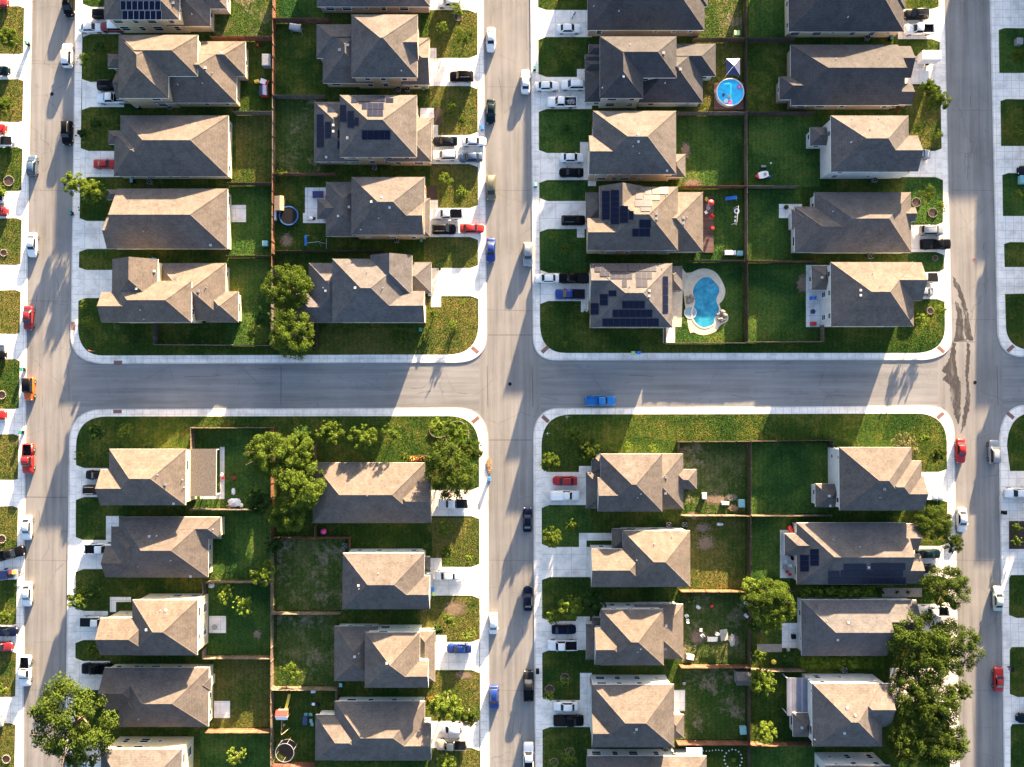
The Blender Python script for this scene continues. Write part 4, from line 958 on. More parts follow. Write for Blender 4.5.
    for s in (-1,1):
        out.append(('headlight', hl, (xh-.05, s*W*ft[1]*.80, ft[2]-.06))); out.append(('tail_light', tl, (-Lh+.04, s*W*.72, min(belt,.92)-.02)))
        out.append(('wing_mirror', MB().ball((0,0,0),.08,.14,.09,8,4).mesh('wing_mirror', pm), (xb1-.35, s*(W+.06), zb+.02)))
    if kind in ('suv','minivan'):
        for s in (-1,1): out.append(('roof_rail', MB().tube((xr0+.15,s*wr*.86,zr+.035),(xr1-.15,s*wr*.86,zr+.035),.022).mesh('roof_rail', M['grey']), None))
    _cm[key] = out; return out
CARC = {n: paint('%s paint'%n, c, mt) for n,c,mt in [('white',(.62,.62,.61),0),('silver',(.22,.235,.25),.2),('black',(.004,.004,.005),0),('charcoal',(.012,.013,.015),0),('dark blue',(.004,.007,.022),0),
  ('blue',(.008,.03,.16),0),('bright blue',(.008,.14,.40),0),('slate blue',(.04,.07,.12),.1),('red',(.30,.010,.010),0),('dark red',(.16,.01,.014),0),('orange',(.50,.085,.008),0),('olive tan',(.12,.11,.07),.1),('beige',(.38,.33,.26),.1),('pale green',(.34,.40,.36),.2),('teal',(.004,.013,.018),0)]}
def car(px, py, hd, kind, color, where, roof=None, bed='black', group='cars', z=None):
    """hd: which way the nose points, degrees anticlockwise from the right of the photograph"""
    gz = (0.0 if z == 'road' else ZD+.004)
    x, y = G(px, py, gz+.9)
    nm = {'sedan':'sedan','coupe':'coupe','hatchback':'hatchback','suv':'suv','minivan':'minivan','pickup':'pickup_truck','jeep':'jeep'}[kind]
    nm = {'jeep':'off_road_car','suv':'sport_utility_car'}.get(nm,nm)
    word = {'suv':'SUV','jeep':'boxy off-roader','pickup':'pickup'}.get(kind,kind)
    extra = ' with bed cover' if (kind=='pickup' and bed=='cover') else (' with bed shell' if bed=='shell' else '')
    t = thing(nm, '%s %s%s %s' % (color, word, extra, where), 'car' if kind != 'pickup' else 'pickup truck', (x,y,gz), rad(hd)+R.uniform(-.012,.012), group)
    for n, me, loc in car_parts(kind, color, roof, bed): link(n, me, t, loc)
    return t
def dw(k): return 'in drive of %s' % HP(k)
E_,N_,W_,S_ = 0,90,180,270
# across the left street, mostly cut by the left edge
lw = 'at the left edge, in the %s drive from the top'
car(-5,2,0,'sedan','dark red',lw%'first'); car(-4,70,0,'sedan','teal',lw%'second'); car(-7,128,0,'sedan','red','at the left edge above a white pickup'); car(-2,141,180,'pickup','white','at the left edge below a red sedan',bed='cover')
car(-8,198,180,'suv','white','at the left edge above a dark red hatchback'); car(-4,211,0,'hatchback','dark red','at the left edge below a white SUV'); car(-8,341,0,'suv','white','at the left edge above a black hatchback, upper half')
car(-6,355,0,'hatchback','black','at the left edge below a white SUV, upper half'); car(-7,415,0,'coupe','red','at the left edge beside the orange off-roader')
car(9,554,14,'pickup','black','parked askew at the left edge'); car(4,632,0,'sedan','dark blue','at the left edge, lower half, above a dark red sedan'); car(-1,647,0,'sedan','dark red','at the left edge, lower half, below a dark blue sedan')
car(-10,723,0,'sedan','silver','at the left edge near the bottom of the photo')
# left street
rd = 'at the kerb of the left street'
car(31.5,165.5,N_+0,'hatchback','slate blue',rd+' on its west side','slate blue' if 0 else None,z='road'); car(31.5,244.5,S_,'sedan','white',rd+' across from the fourth drive',z='road')
car(27.5,318,S_,'sedan','dark red',rd+' above the orange off-roader',z='road'); car(28.5,389,S_,'jeep','orange',rd+' by the cross street',roof='black',z='road')
car(27.5,459,S_,'pickup','red',rd+' below the cross street',z='road'); car(26.3,528,S_,'sedan','white',rd+' below the red pickup',z='road'); car(26.5,594.5,S_,'sedan','white',rd+' above the white pickup',z='road')
car(24.8,671.5,S_,'pickup','white',rd+' near the big oak',z='road'); car(68,3,S_,'minivan','black',rd+', cut by the top edge',z='road'); car(66.7,55,N_,'suv','white',rd+' on its east side',z='road'); car(66.6,132.5,S_,'suv','black',rd+' on its east side',z='road')
# west row, upper left
car(102,13.5,0,'hatchback','black',dw('A1')); car(90,27,0,'sedan','white',dw('A1')); car(111.5,26.5,180,'jeep','dark red',dw('A1'),roof='white')
car(109,85,0,'suv','black',dw('A2')); car(111,98,180,'pickup','white',dw('A2')); car(105,163.5,0,'coupe','red',dw('A3'))
# east row, upper left
car(449,2,180,'suv','white',dw('B1')); car(461.5,76,180,'suv','black',dw('B2')); car(445,140.8,180,'sedan','charcoal',dw('B3')+', by the garage'); car(474,141,0,'sedan','white',dw('B3')+', by the pavement')
car(445,155,180,'suv','white',dw('B3')+', by the garage'); car(470.5,156.8,180,'sedan','slate blue',dw('B3')+', by the pavement'); car(447.5,214,180,'pickup','white',dw('B4'),bed='cover'); car(444,229,0,'suv','black',dw('B4')); car(472,228,0,'sedan','red',dw('B4'))
# middle street
mr = 'at the kerb of the middle street'
car(490.8,39,S_,'sedan','white',mr+', west side, near the top',z='road'); car(490.8,111,S_,'sedan','teal',mr+', west side',z='road'); car(491,187.5,S_,'minivan','olive tan',mr+', west side',z='road'); car(490.8,250,S_,'sedan','blue',mr+', west side',z='road')
car(493.2,624,S_,'hatchback','white',mr+', lower west side',z='road'); car(494,698,S_,'suv','blue',mr+', lower west side',z='road'); car(525.5,81,N_,'sedan','white',mr+', east side, near the green bin',z='road')
car(527.8,254,S_,'suv','silver',mr+', east side',z='road'); car(527.5,520,N_,'sedan','dark blue',mr+', lower east side, nearer the crossing',z='road'); car(528,599,N_,'sedan','dark blue',mr+', lower east side, farther from crossing',z='road')
car(528.5,686,N_,'pickup','charcoal',mr+', lower east side',z='road'); car(528.5,758,N_,'pickup','white',mr+', at the bottom edge',bed='cover',z='road'); car(600.5,400.6,0,'pickup','bright blue','driving on the cross street',bed='open',z='road')
# west row, upper right
car(569,28,0,'sedan','white','beside a black bicycle '+dw('C1')); car(547,85.5,0,'sedan','white',dw('C2')); car(573,84.5,180,'suv','white',dw('C2')); car(562,101.8,180,'pickup','white','with scrap in its bed '+dw('C2'))
car(572,157.3,0,'sedan','white',dw('C3')); car(571.5,172,180,'sedan','black',dw('C3')); car(573.5,220,0,'suv','black',dw('C4')); car(547,278,180,'sedan','white',dw('C5')); car(573.5,278,180,'pickup','black',dw('C5'),bed='cover'); car(570,294,180,'pickup','blue',dw('C5'),bed='cover')
# east row, upper right
car(917,13.8,180,'suv','charcoal',dw('D1')); car(919.5,29,180,'pickup','white',dw('D1')); car(919,154,0,'suv','silver',dw('D3')); car(932.5,230,0,'suv','silver',dw('D4')); car(936.5,244,0,'pickup','black',dw('D4'),bed='cover')
car(923,277.5,180,'pickup','white',dw('D5'),bed='cover'); car(924,291.5,0,'hatchback','silver',dw('D5'))
# right street and beyond
rr_ = 'at the kerb of the right street'
car(961.5,451,S_,'sedan','red',rr_+', west side',z='road'); car(994.5,452,N_,'suv','silver',rr_+', by the cross street',z='road'); car(962.5,520,S_,'sedan','white',rr_+', west side',z='road')
car(998.5,599,N_,'sedan','pale green',rr_+', east side',z='road'); car(999.5,680,N_,'coupe','red',rr_+', east side',z='road'); car(1018,493,180,'suv','white','at the right edge, in the drive below the cross street')
car(1031,170,180,'sedan','charcoal','at the right edge, upper half'); car(1030,719,180,'sedan','teal','at the right edge, lower half')
# lower left
car(97,475,180,'sedan','charcoal',dw('E1')); car(95,490,0,'suv','black',dw('E1')); car(99,549,0,'pickup','white',dw('E2')); car(95,622,0,'pickup','white',dw('E3'),bed='cover'); car(96,669,180,'pickup','black',dw('E4')); car(89,763,0,'sedan','white',dw('E5'))
car(453,503.6,180,'pickup','white',dw('F1'),bed='cover'); car(446.5,576,180,'sedan','white',dw('F2')); car(459,649,180,'sedan','blue',dw('F3')); car(451.5,729,180,'hatchback','white',dw('F4')); car(451.5,745,180,'pickup','beige',dw('F4'),bed='cover')
# lower right
car(565,481,180,'sedan','red',dw('G1')); car(565,495.5,0,'pickup','white',dw('G1'),bed='shell'); car(564,630,0,'sedan','dark blue',dw('G3')); car(562.5,645.5,180,'pickup','white',dw('G3')); car(566,707,180,'sedan','white',dw('G4')); car(569,721,0,'pickup','black',dw('G4'),bed='cover')
car(931,495,0,'pickup','white',dw('H1'),bed='shell'); car(929,554,0,'sedan','teal',dw('H2')); car(925,569,0,'sedan','charcoal',dw('H2')); car(934,611.5,180,'pickup','white',dw('H3'))
# ---------------------------------------------------------------- trees: trunk with limbs, crown of leaf clumps
def crown_mesh(name, seed, nl, leaf, per, flat=.75, spread=1.0):
    """unit crown of radius 1: lobes on an uneven dome, each a cloud of small leaf blades"""
    r = random.Random(seed); mb = MB(); lobes = []
    for i in range(nl):
        a = r.uniform(0,2*math.pi); e = math.asin(r.uniform(-.25,.98)); d = (r.uniform(.25,.6) if i%(4 if nl > 70 else 2) == 0 else r.uniform(.62,.98))*spread
        if i == 0: a,e,d = 0,1.4,.5
        lobes.append((d*math.cos(e)*math.cos(a), d*math.cos(e)*math.sin(a), d*math.sin(e)*flat, r.choice((r.uniform(.11,.17),r.uniform(.16,.27)))))
    for k in range(max(3,nl//4)):        # ragged outer sprays
        a = r.uniform(0,2*math.pi); lobes.append((.92*math.cos(a), .92*math.sin(a), r.uniform(-.2,.25), r.uniform(.08,.16)))
    vs, fs = [], []
    for (x,y,z,s) in lobes:
        n = int(per*(s/.3)**2)
        for i in range(n):
            u = Vector((r.gauss(0,1),r.gauss(0,1),r.gauss(0,1)+.35)).normalized(); q = s*(r.random()**.35)
            c = Vector((x,y,z))+Vector((u.x*q,u.y*q,u.z*q*.8))
            w = (u+Vector((r.uniform(-.9,.9),r.uniform(-.9,.9),r.uniform(-.5,.9)))).normalized()
            t = w.cross(Vector((r.gauss(0,1),r.gauss(0,1),r.gauss(0,1)))).normalized(); b = w.cross(t)
            h = leaf*r.uniform(.6,1.3); k = len(vs)
            for p in (c+t*h, c+b*h*.55, c-t*h*.9, c-b*h*.55): vs.append(tuple(p))
            fs.append((k,k+1,k+2,k+3))
    mb.v, mb.f, mb.m = vs, fs, [0]*len(fs)
    return mb
def trunk_mb(seed, r0, nb):
    """unit trunk: ground at -1.1, limbs reach into the crown"""
    r = random.Random(seed); mb = MB()
    mb.tube((0,0,-1.15),(.03,.02,-.35),r0,r0*.75,8); mb.tube((.03,.02,-.38),(.0,.05,.25),r0*.75,r0*.4,7)
    for i in range(nb):
        a = 2*math.pi*i/nb+r.uniform(-.4,.4); z = r.uniform(-.5,-.1); e = (.6*math.cos(a),.6*math.sin(a),z+r.uniform(.35,.6))
        mb.tube((.02,.02,z),e,r0*.45,r0*.18,6)
        mb.tube(e,(e[0]*1.35+r.uniform(-.1,.1),e[1]*1.35+r.uniform(-.1,.1),e[2]+.15),r0*.18,r0*.06,5)
    return mb
LM = {'oak':'l_oak','mid':'l_mid','lime':'l_lime','dark':'l_dark','flower':'l_flower','rust':'l_rust'}
_base = {}
def crown_for(size, leafkey, var):
    k = (size,leafkey,var)
    if k in _base: return _base[k]
    prm = dict(big=(84,.032,420,.55,1.0), med=(64,.050,240,.72,.92), small=(34,.078,130,.80,.88), bush=(30,.095,130,.72,.8), airy=(28,.08,85,.85,1.0))[size]
    me = crown_mesh('crown', var*17+len(size), prm[0], prm[1], prm[2], prm[3], prm[4]).mesh('crown', M[LM[leafkey]])
    _base[k] = me; return me
_tk = {}
def trunk_for(size, var):
    k = (size,var)
    if k not in _tk:
        r0 = dict(big=.05,med=.055,small=.05,bush=.07,airy=.04)[size]
        _tk[k] = trunk_mb(var+5, r0, dict(big=7,med=5,small=4,bush=4,airy=4)[size]).mesh('trunk', M['bark'])
    return _tk[k]
_tn = [0]
def tree(px, py, r, leafkey, label, size=None, hk=1.0, name='tree', group='trees of the estate', sq=(1,1)):
    """px, py: crown centre in the photograph, r: crown radius in pixels"""
    rm = r*.2
    size = size or ('big' if r >= 18 else 'med' if r >= 10 else 'small')
    _tn[0] += 1; var = _tn[0] % 3
    hz = rm*(1.0 if size == 'big' else 1.15)*hk
    if size == 'bush': hz = rm*.8*hk
    zc = hz*1.1
    x, y = G(px, py, ZL+zc)
    rm *= 1-zc/CAMZ
    t = thing(name, label, {'shrub':'shrub'}.get(name,name.split('_')[-1]), (x,y,ZL), R.uniform(0,6.28), group)
    link('trunk', trunk_for(size,var), t, (0,0,zc), 0, (rm,rm,hz)); link('crown', crown_for(size,leafkey,var), t, (0,0,zc), R.uniform(0,6.28), (rm*R.uniform(.9,1.08),rm*R.uniform(.88,1.06),hz*R.uniform(.9,1.1)))
    return t
def fl(k): return 'on front lawn of %s' % HP(k)
T = tree
T(73.5,724,42,'oak','huge dark oak overhanging the left street near the bottom',hk=.85)
T(287,287,22,'mid','large yellow green tree, upper of the two between corner houses, upper left block',hk=.85); T(293,335,23,'mid','large yellow green tree, lower of the two between corner houses, upper left block',hk=.85)
T(252,332,10,'lime','loose yellow shrub left of the two corner trees','airy',.6,'shrub'); T(264,318,12,'dark','dark bush between the two corner trees','bush',1.1,'shrub')
T(270,455,24,'mid','broad tree at the left of the large cluster by the orange fence'); T(296,452,20,'mid','tree at the top right of the large cluster by the orange fence'); T(301,482,24,'mid','tree at the right of the large cluster by the orange fence'); T(287,513,19,'mid','tree at the bottom of the large cluster by the orange fence')
T(258,502,13,'dark','dark low tree under the large cluster by the orange fence'); T(275,545,11,'dark','dark bush below the large cluster by the orange fence','bush',1.0,'shrub')
T(264,573,14,'mid','yellow topped tree at the back fence above the leafy yard'); T(226,594,9,'lime','left yellow green sapling in the leafy yard, lower left block','airy'); T(244,605,11,'lime','right pale airy tree in the leafy yard, lower left block','airy'); T(236,756,10,'lime','lone bright tree in the lowest west yard, lower left block','airy')
T(303,436,12,'dark','dark round tree at the left of the lawn row below the cross street'); T(330,433,15,'mid','second tree in the lawn row below the cross street'); T(363,437,14,'mid','third round tree in the lawn row below the cross street'); T(392,433,10,'mid','small pale tree with a long thin trunk shadow','airy',1.25)
T(438,427,9.5,'lime','clipped dome shrub in the brick ring bed','med',.8,'shrub'); T(456,431,14,'mid','round tree in the ring bed by the corner','med'); T(450,471,27,'oak','large tree over the top east corner garden, lower left block',hk=.85); T(470,450,13,'oak','smaller tree beside the corner pavement, lower left block')
T(405,457,6,'mid','bright round bush against the orange flower bed','bush',1.2,'shrub')
T(445,529,8.5,'lime','full round young tree '+fl('F2')); T(447,552,7,'mid','lower round young tree '+fl('F2')); T(469,558,4.5,'lime','tiny yellow bush '+fl('F2'),'bush',1.2,'shrub'); T(427,547,6,'dark','dark shrub by the front corner of the second house, east row, lower left block','bush',1,'shrub')
T(438,629,7,'dark','dark shrub '+fl('F3'),'bush',1.2,'shrub'); T(449,620,7.5,'lime','bright yellow green young tree '+fl('F3')); T(469,635,7,'lime','yellow green bush by the pavement '+fl('F3'),'airy',.8,'shrub'); T(291,671,11,'mid','loose shrub in the patchy yard above the playhouse','airy',.5,'shrub')
T(446,706,17,'lime','large bright tree '+fl('F4')); T(468,716,12,'oak','smaller darker tree '+fl('F4')); T(430,701,7,'rust','rusty shrub at the front corner of the lowest house, east row, lower left block','bush',1,'shrub'); T(446,763,10,'lime','bright tree cut by the bottom edge beside the beige pickup')
T(457,10,8,'lime','small tree standing in a pale stone ring at the top','airy'); T(443,29,7,'lime','yellow green sapling '+fl('B2'),'airy'); T(463,37,11,'mid','wide green sapling '+fl('B2'),'airy'); T(452,108,5.5,'mid','upper small round bush '+fl('B3'),'bush',1.3,'shrub'); T(462,121,5.5,'mid','lower small round bush '+fl('B3'),'bush',1.3,'shrub')
T(445,179,7.5,'lime','upper yellow green sapling '+fl('B4'),'airy'); T(463,193,7,'lime','lower yellow green sapling '+fl('B4')); T(463,303,4,'lime','upper tiny sapling '+fl('B5'),'airy'); T(453,324,5,'lime','lower tiny sapling '+fl('B5'),'airy'); T(400,341,7.5,'mid','lone low green bush on the grass below the spreading corner roof','airy',.5,'shrub'); T(434,314,6,'mid','shrub at the front corner of the spreading corner roof','bush',1,'shrub'); T(440,266,4.5,'dark','dark shrub above the lowest drive, east row, upper left block','bush',1,'shrub')
T(282,174,6,'lime','palm-like leafy plant at the orange fence','airy',.7,'plant')
T(85,61,8,'lime','yellow green sapling leaning over the pavement, second front lawn','airy'); T(100,46,8,'dark','dark faint bush '+fl('A2'),'bush',.7,'shrub'); T(97,124,8,'dark','upper dark bush '+fl('A3'),'bush',1,'shrub'); T(83,134,7,'dark','lower dark bush '+fl('A3'),'bush',1,'shrub')
T(75,184,12,'lime','bright street tree over the left pavement'); T(93,192,13,'lime','bright tree right of the street tree, fourth front lawn'); T(83,209,5,'mid','small shrub below the bright street tree','bush',1,'shrub')
T(84,305,5,'lime','small upper shrub on the top corner lawn','airy',.6,'shrub'); T(88,323,7,'lime','lower yellow shrub on the top corner lawn','airy',.6,'shrub'); T(135,339,10,'dark','flat dark bush on the grass below the many-gabled corner roof','airy',.4,'shrub')
T(98,431,9,'dark','dark round tree on the lawn above the cream corner house'); T(125,430,7.5,'lime','bright yellow shrub on the lawn above the cream corner house','airy',.9,'shrub'); T(80,456,6.5,'mid','green bush by the pavement above the cream corner house','bush',1.2,'shrub')
T(80,598,11,'lime','wide bright tree reaching over the left pavement, lower half'); T(96,591,10,'dark','darker tree behind the wide bright one, lower left'); T(93,650,7,'mid','round bush beside the third drive, west row, lower left block','bush',1,'shrub')
T(8,38,10,'mid','tree at the left edge near the top','med'); T(4,105,10,'mid','tree at the left edge beside the second lawn from the top','med'); T(2,192,7,'lime','shrub at the left edge above a stone ring','bush',1,'shrub'); T(6,616,7,'mid','bush at the left edge above the dark blue sedan','bush',1,'shrub'); T(2,690,7,'lime','bush at the left edge beside the white pickup','bush',1,'shrub')
T(554,236,5,'lime','upper sapling '+fl('C4')+' side','airy',.9); T(566,248,6,'mid','lower sapling '+fl('C4')+' side','airy',.8); T(565,344,3.5,'lime','tiny bright bush on the corner lawn below the solar corner roof','bush',1.2,'shrub'); T(585,315,6,'mid','pale bush at the front wall of the solar corner roof','bush',1.2,'shrub'); T(566,312,4,'dark','small dark bush on the corner lawn below the solar corner roof','bush',1,'shrub'); T(566,53,7,'mid','faint low bush '+fl('C2'),'airy',.5,'shrub'); T(566,128,7,'dark','faint low bush '+fl('C3'),'airy',.5,'shrub')
T(550,462,11,'mid','round tree standing over the pavement by the red sedan'); T(574,437,10,'mid','upper tree of three at the top west corner, lower right block'); T(588,449,12,'oak','tree touching the roof at the top west corner, lower right block')
T(627,447,7,'lime','larger pale shrub at the north wall, top west house, lower right block','airy',.7,'shrub'); T(639,449,3.5,'lime','tiny shrub in the middle of the north wall, top west house, lower right block','bush',1,'shrub'); T(653,448,5,'lime','right pale shrub at the north wall, top west house, lower right block','airy',.6,'shrub')
T(552,537,10,'mid','larger round tree '+fl('G2')); T(572,526,8,'mid','smaller round tree '+fl('G2')); T(553,617,7.5,'lime','small yellow tree '+fl('G3')); T(571,607,12,'lime','bright larger tree '+fl('G3')); T(594,602,13,'dark','dark tree beside the house, '+fl('G3'))
T(565,681,6,'lime','small upper tree in a stone ring '+fl('G4'),'airy'); T(549,695,6.5,'lime','small tree in a stone ring by the pavement '+fl('G4'),'airy'); T(570,757,9,'mid','tree near the bottom edge in front of the cut roof, lower right block'); T(553,763,5,'lime','tiny tree at the bottom edge by the middle street','airy')
T(690,600,7,'dark','leafy bush at the corner of the yard of white chairs','airy',.6,'shrub')
T(905,447,15,'flower','whitish flowering bush at the corner house, lower right block','med',.75,'shrub'); T(924,438,6,'lime','bright bush right of the flowering bush','bush',1.1,'shrub'); T(938,455,9,'oak','round tree at the right kerb, top east corner, lower right block'); T(933,522,18,'oak','large leafy tree between first and second drives, east row, lower right block',hk=.8); T(953,543,10,'oak','smaller tree overhanging the right street, second drive')
T(946,587,22,'oak','dense round tree over the second drive, east row, lower right block'); T(922,648,34,'oak','huge dark tree over the right pavement, left part',hk=.72); T(953,648,28,'oak','large tree overhanging the right street, below the round one',hk=.8); T(907,690,22,'oak','tree hugging the tan roof at lower right',hk=1.15); T(932,702,25,'oak','shaded tree beside the right pavement, lower right',hk=1.1); T(905,738,22,'oak','tree at the front of the lowest east roof, lower right block',hk=1.15); T(940,742,26,'oak','large tree at the bottom right by the street',hk=1.0); T(962,690,10,'oak','small tree at the right kerb beside the concrete patch')
T(770,604,23,'mid','dense round green tree behind the pale patio'); T(752,592,13,'lime','bright tree left of the dense round one'); T(762,681,14,'mid','dark green round tree right of the small grey shed'); T(765,732,11,'lime','yellow green tree on the orange fence'); T(758,655,8,'lime','bright shrub left of the yellow planter patio','bush',1.2,'shrub'); T(790,657,9,'dark','dark bush right of the yellow planter patio','bush',1,'shrub'); T(757,625,12,'dark','dark bush under the dense round tree','bush',1.1,'shrub')
for i,x in enumerate([806,818,830,842,854,866]): T(x,591,8,'mid','dense hedge shrub, %s from the left in the row between two east roofs' % ['first','second','third','fourth','fifth','sixth'][i],'bush',1.3,'shrub','hedge shrubs between two east roofs')
for i,x in enumerate([812,826,840,854,868]): T(x,663.5,7,'lime' if i<4 else 'mid','bright ornamental grass clump, %s from the left above the tall pale wall' % ['first','second','third','fourth','fifth'][i],'bush',.9,'plant','ornamental grass clumps above the pale wall')
for i,x in enumerate([897,908]): T(x,592,2.5,'dark','%s dark bush in the gravel strip' % ['left','right'][i],'bush',1.2,'shrub')
T(880,591,5,'dark','dark round bush at the left end of the gravel strip','bush',1.2,'shrub')
T(928,88,9,'mid','upper leafy tree on the second east front lawn, upper right block'); T(939,101,10,'mid','lower leafy tree reaching over the pavement, second east front lawn, upper right block'); T(919,128,7,'lime','left airy shrub on the third east front lawn','airy',.7,'shrub'); T(937,135,6,'lime','right airy shrub on the third east front lawn','airy',.7,'shrub'); T(928,194,9,'mid','wide shrub on the fourth east front lawn','airy',.7,'shrub'); T(941,207,6.5,'lime','bright shrub at the pavement, fourth east front lawn','airy',.8,'shrub'); T(939,311,7,'lime','upper bright sapling on the right corner lawn','airy'); T(922,320,8,'lime','left bright sapling on the right corner lawn','airy',.9)
T(898,108,6,'rust','reddish flowers at the brick front of the long dark roof','bush',.9,'shrub')
T(1017,56,8,'mid','round tree at the right edge near the top'); T(1017,134,7,'mid','airy tree at the right edge, second lawn','airy'); T(1018,196,7,'mid','airy tree at the right edge beside the green bench','airy'); T(1020,305,4,'dark','small bush at the right edge, corner lawn above the cross street','bush',1,'shrub')
for i,y in enumerate([527,541]): T(1016,y,6,'mid','%s shrub in the fenced bed at the right edge' % ['upper','lower'][i],'bush',1.1,'shrub')
# ---------------------------------------------------------------- things in yards and on pavements
def at(px, py, z=ZL): 
    x,y = G(px,py,z); return (x,y,z)
def prop(name, px, py, label, cat, parts, rz=0, group=None, z=None):
    t = thing(name, label, cat, at(px,py,ZL if z is None else z), rad(rz), group)
    for n, mb, mat in parts: mb.build(n, [M[a] for a in mat] if isinstance(mat,(list,tuple)) else M[mat], t)
    return t
# wheelie bins: body, lid, two wheels
def wbin(px, py, col, label, rz=0, z=None):
    body = MB().loft([[(-.22,-.26,.05),(.22,-.26,.05),(.22,.26,.05),(-.22,.26,.05)],[(-.29,-.36,1.0),(.29,-.36,1.0),(.29,.36,1.0),(-.29,.36,1.0)]])
    lid = MB().loft([[(-.31,-.38,1.005),(.31,-.38,1.005),(.31,.40,1.005),(-.31,.40,1.005)],[(-.26,-.32,1.09),(.26,-.32,1.09),(.26,.36,1.09),(-.26,.36,1.09)]])
    t = prop('wheelie_bin', px, py, label, 'bin', [('body',body,'black' if col in('green','teal') else col),('lid',lid,col)], rz, 'wheelie bins', ZS if z is None else z)
    for s in (-1,1): MB().tube((s*.24-.03,-.3,.1),(s*.24+.03,-.3,.1),.1,n=10).build('wheel', M['tyre'], t)
wbin(29.5,45,'green','green lidded bin by the left street near the top',20); wbin(73,214,'green','green lidded bin on the pavement under the bright street tree',10); wbin(25,369.5,'green','green lidded bin just above the orange off-roader',5); wbin(23.5,432,'green','green lidded bin between the orange off-roader and the red pickup',-8)
wbin(534.5,70,'green','green lidded bin beside the white sedan on the middle street',0); wbin(535.3,186,'teal','pale lidded bin on the pavement opposite the olive minivan',4); wbin(482,129.5,'blue','blue bin on the pavement above the white sedan, third east drive',8); wbin(489.3,478.5,'blue','blue bin at the kerb below a brown brush heap',0,0.004)
wbin(433,588,'blue','blue bin at the garage of the second east house, lower left block',0,ZD); wbin(434,592.5,'lime','light green bin below a blue one at the garage, lower left block',0,ZD); wbin(638,353,'blue','blue bin on the pavement below the solar corner roof',90); wbin(632.5,353,'lime','light green bin left of a blue one on the cross street pavement',90)
wbin(1002,512,'black','black bin at the right kerb in the lower half',0); wbin(424,90.5,'green','green lidded bin beside the shingled garage, upper left block',0); wbin(422,241,'green','green lidded bin at the side of the blue trampoline house',0); wbin(421,330,'green','green lidded bin at the corner of the spreading roof',0); wbin(889,40,'green','green lidded bin in the gap under the cut dark roof',0); wbin(134,182,'teal','teal lidded bin in the gap under the half shadowed roof',0); wbin(140,108,'teal','teal lidded bin in the gap under the stepped two-storey roof',0)
wbin(156,260,'blue','blue lidded bin behind the many-gabled corner roof',70); wbin(342,683,'teal','teal lidded bin at the back corner of the two-level roof',0)
# brush heap at the kerb
def heap(px,py,n,rx,ry,col,label,name='brush_heap',cat='brush heap',z=.004):
    mb = MB(); r = random.Random(int(px))
    for i in range(n):
        a = r.uniform(0,6.28); q = r.random()**.5; x,y = rx*q*math.cos(a), ry*q*math.sin(a)
        d = Vector((r.gauss(0,1),r.gauss(0,1),r.uniform(-.2,.5))).normalized()*r.uniform(.2,.5); h = .05+.35*(1-q)*r.random()
        mb.tube((x-d.x,y-d.y,max(.03,h)),(x+d.x,y+d.y,h+d.z+.06),.035,.02,5)
    prop(name,px,py,label,cat,[('twigs',mb,col)],z=z)
heap(488.5,466,160,.45,1.7,'wood','brown brush heap at the kerb above a blue bin')
# mailbox clusters on paved bays
def mailbox(px,py,label,rz=0):
    t = prop('mailbox_cluster',px,py,label,'mailbox',[('pedestal',MB().cyl(0,0,0,.7,.14),'grey'),('cabinet',MB().box(-.3,-.42,.7,.3,.42,1.45).loft([[(-.34,-.46,1.45),(.34,-.46,1.45),(.34,.46,1.45),(-.34,.46,1.45)],[(-.2,-.4,1.55),(.2,-.4,1.55),(.2,.4,1.55),(-.2,.4,1.55)]]),'black')],rz,'mailbox clusters',ZS)
    for k in range(3): MB().box(.305,-.38+.27*k,.8,.315,-.16+.27*k,1.38).build('mail_door', M['grey'], t)
mailbox(537.3,669,'dark mailbox cluster on a pavement bay by the middle street'); mailbox(1007.5,666.5,'dark mailbox cluster on a pavement bay by the right street',180)
# manhole covers and drains
for i,(x,y,lb) in enumerate([(52,94,'dark round manhole cover in the left street'),(510,384,'round manhole cover in the middle crossing'),(974.5,259.5,'rusty round manhole cover in the upper right street'),(975,382.5,'round manhole cover beside the water streaks')]):
    MBc = MB().cyl(0,0,0,.012,.38,n=20); 
    prop('manhole_cover',x,y,lb,'manhole cover',[('cover',MBc,'rust' if i==2 else 'black'),('rim',MB().ring(0,0,0,.016,.38,.47,20),'grey')],z=.003)
# stone rings round young trees
for x,y,r,lb in [(9,181,5,'pale stone ring on the left edge lawn, fourth from the top'),(4,253,3.4,'small stone ring on the left edge lawn above the fourth drive'),(2,395,4,'stone ring at the left edge beside the orange off-roader'),(2,539,4,'stone ring at the left edge, lower half'),(6.5,759,4,'orange stone ring at the left bottom corner'),(458,17,4,'pale stone ring of the topmost front tree'),(916,202.5,4.5,'upper pale stone disc on the fourth east lawn'),(932.5,213,4.5,'lower pale stone disc on the fourth east lawn'),(935,258,2.6,'tiny ring on the strip of lawn under the black pickup'),(930,311,3.4,'stone ring on the right corner lawn'),(549.5,689.5,4.5,'crescent stone ring by the middle street, lower right block'),(565,678,4.5,'upper stone ring on the fourth west lawn, lower right block'),(554,762,4,'stone ring at the bottom edge by the middle street'),(570,752,4.5,'upper stone ring at the bottom edge, lower right block')]:
    n = max(8,int(r*.2*6.3/.3)); mb = MB(); rr = random.Random(int(x*3+y))
    for k in range(n):
        a = 6.283*k/n; mb.ball((r*.2*math.cos(a), r*.2*math.sin(a), .08),.12,.12,.10+rr.uniform(0,.05),6,4)
    prop('stone_ring',x,y,lb,'edging ring',[('stones',mb,'stone'),('soil',MB().cyl(0,0,.0,.05,r*.19,n=16),'mulch')],group='stone rings round young trees')
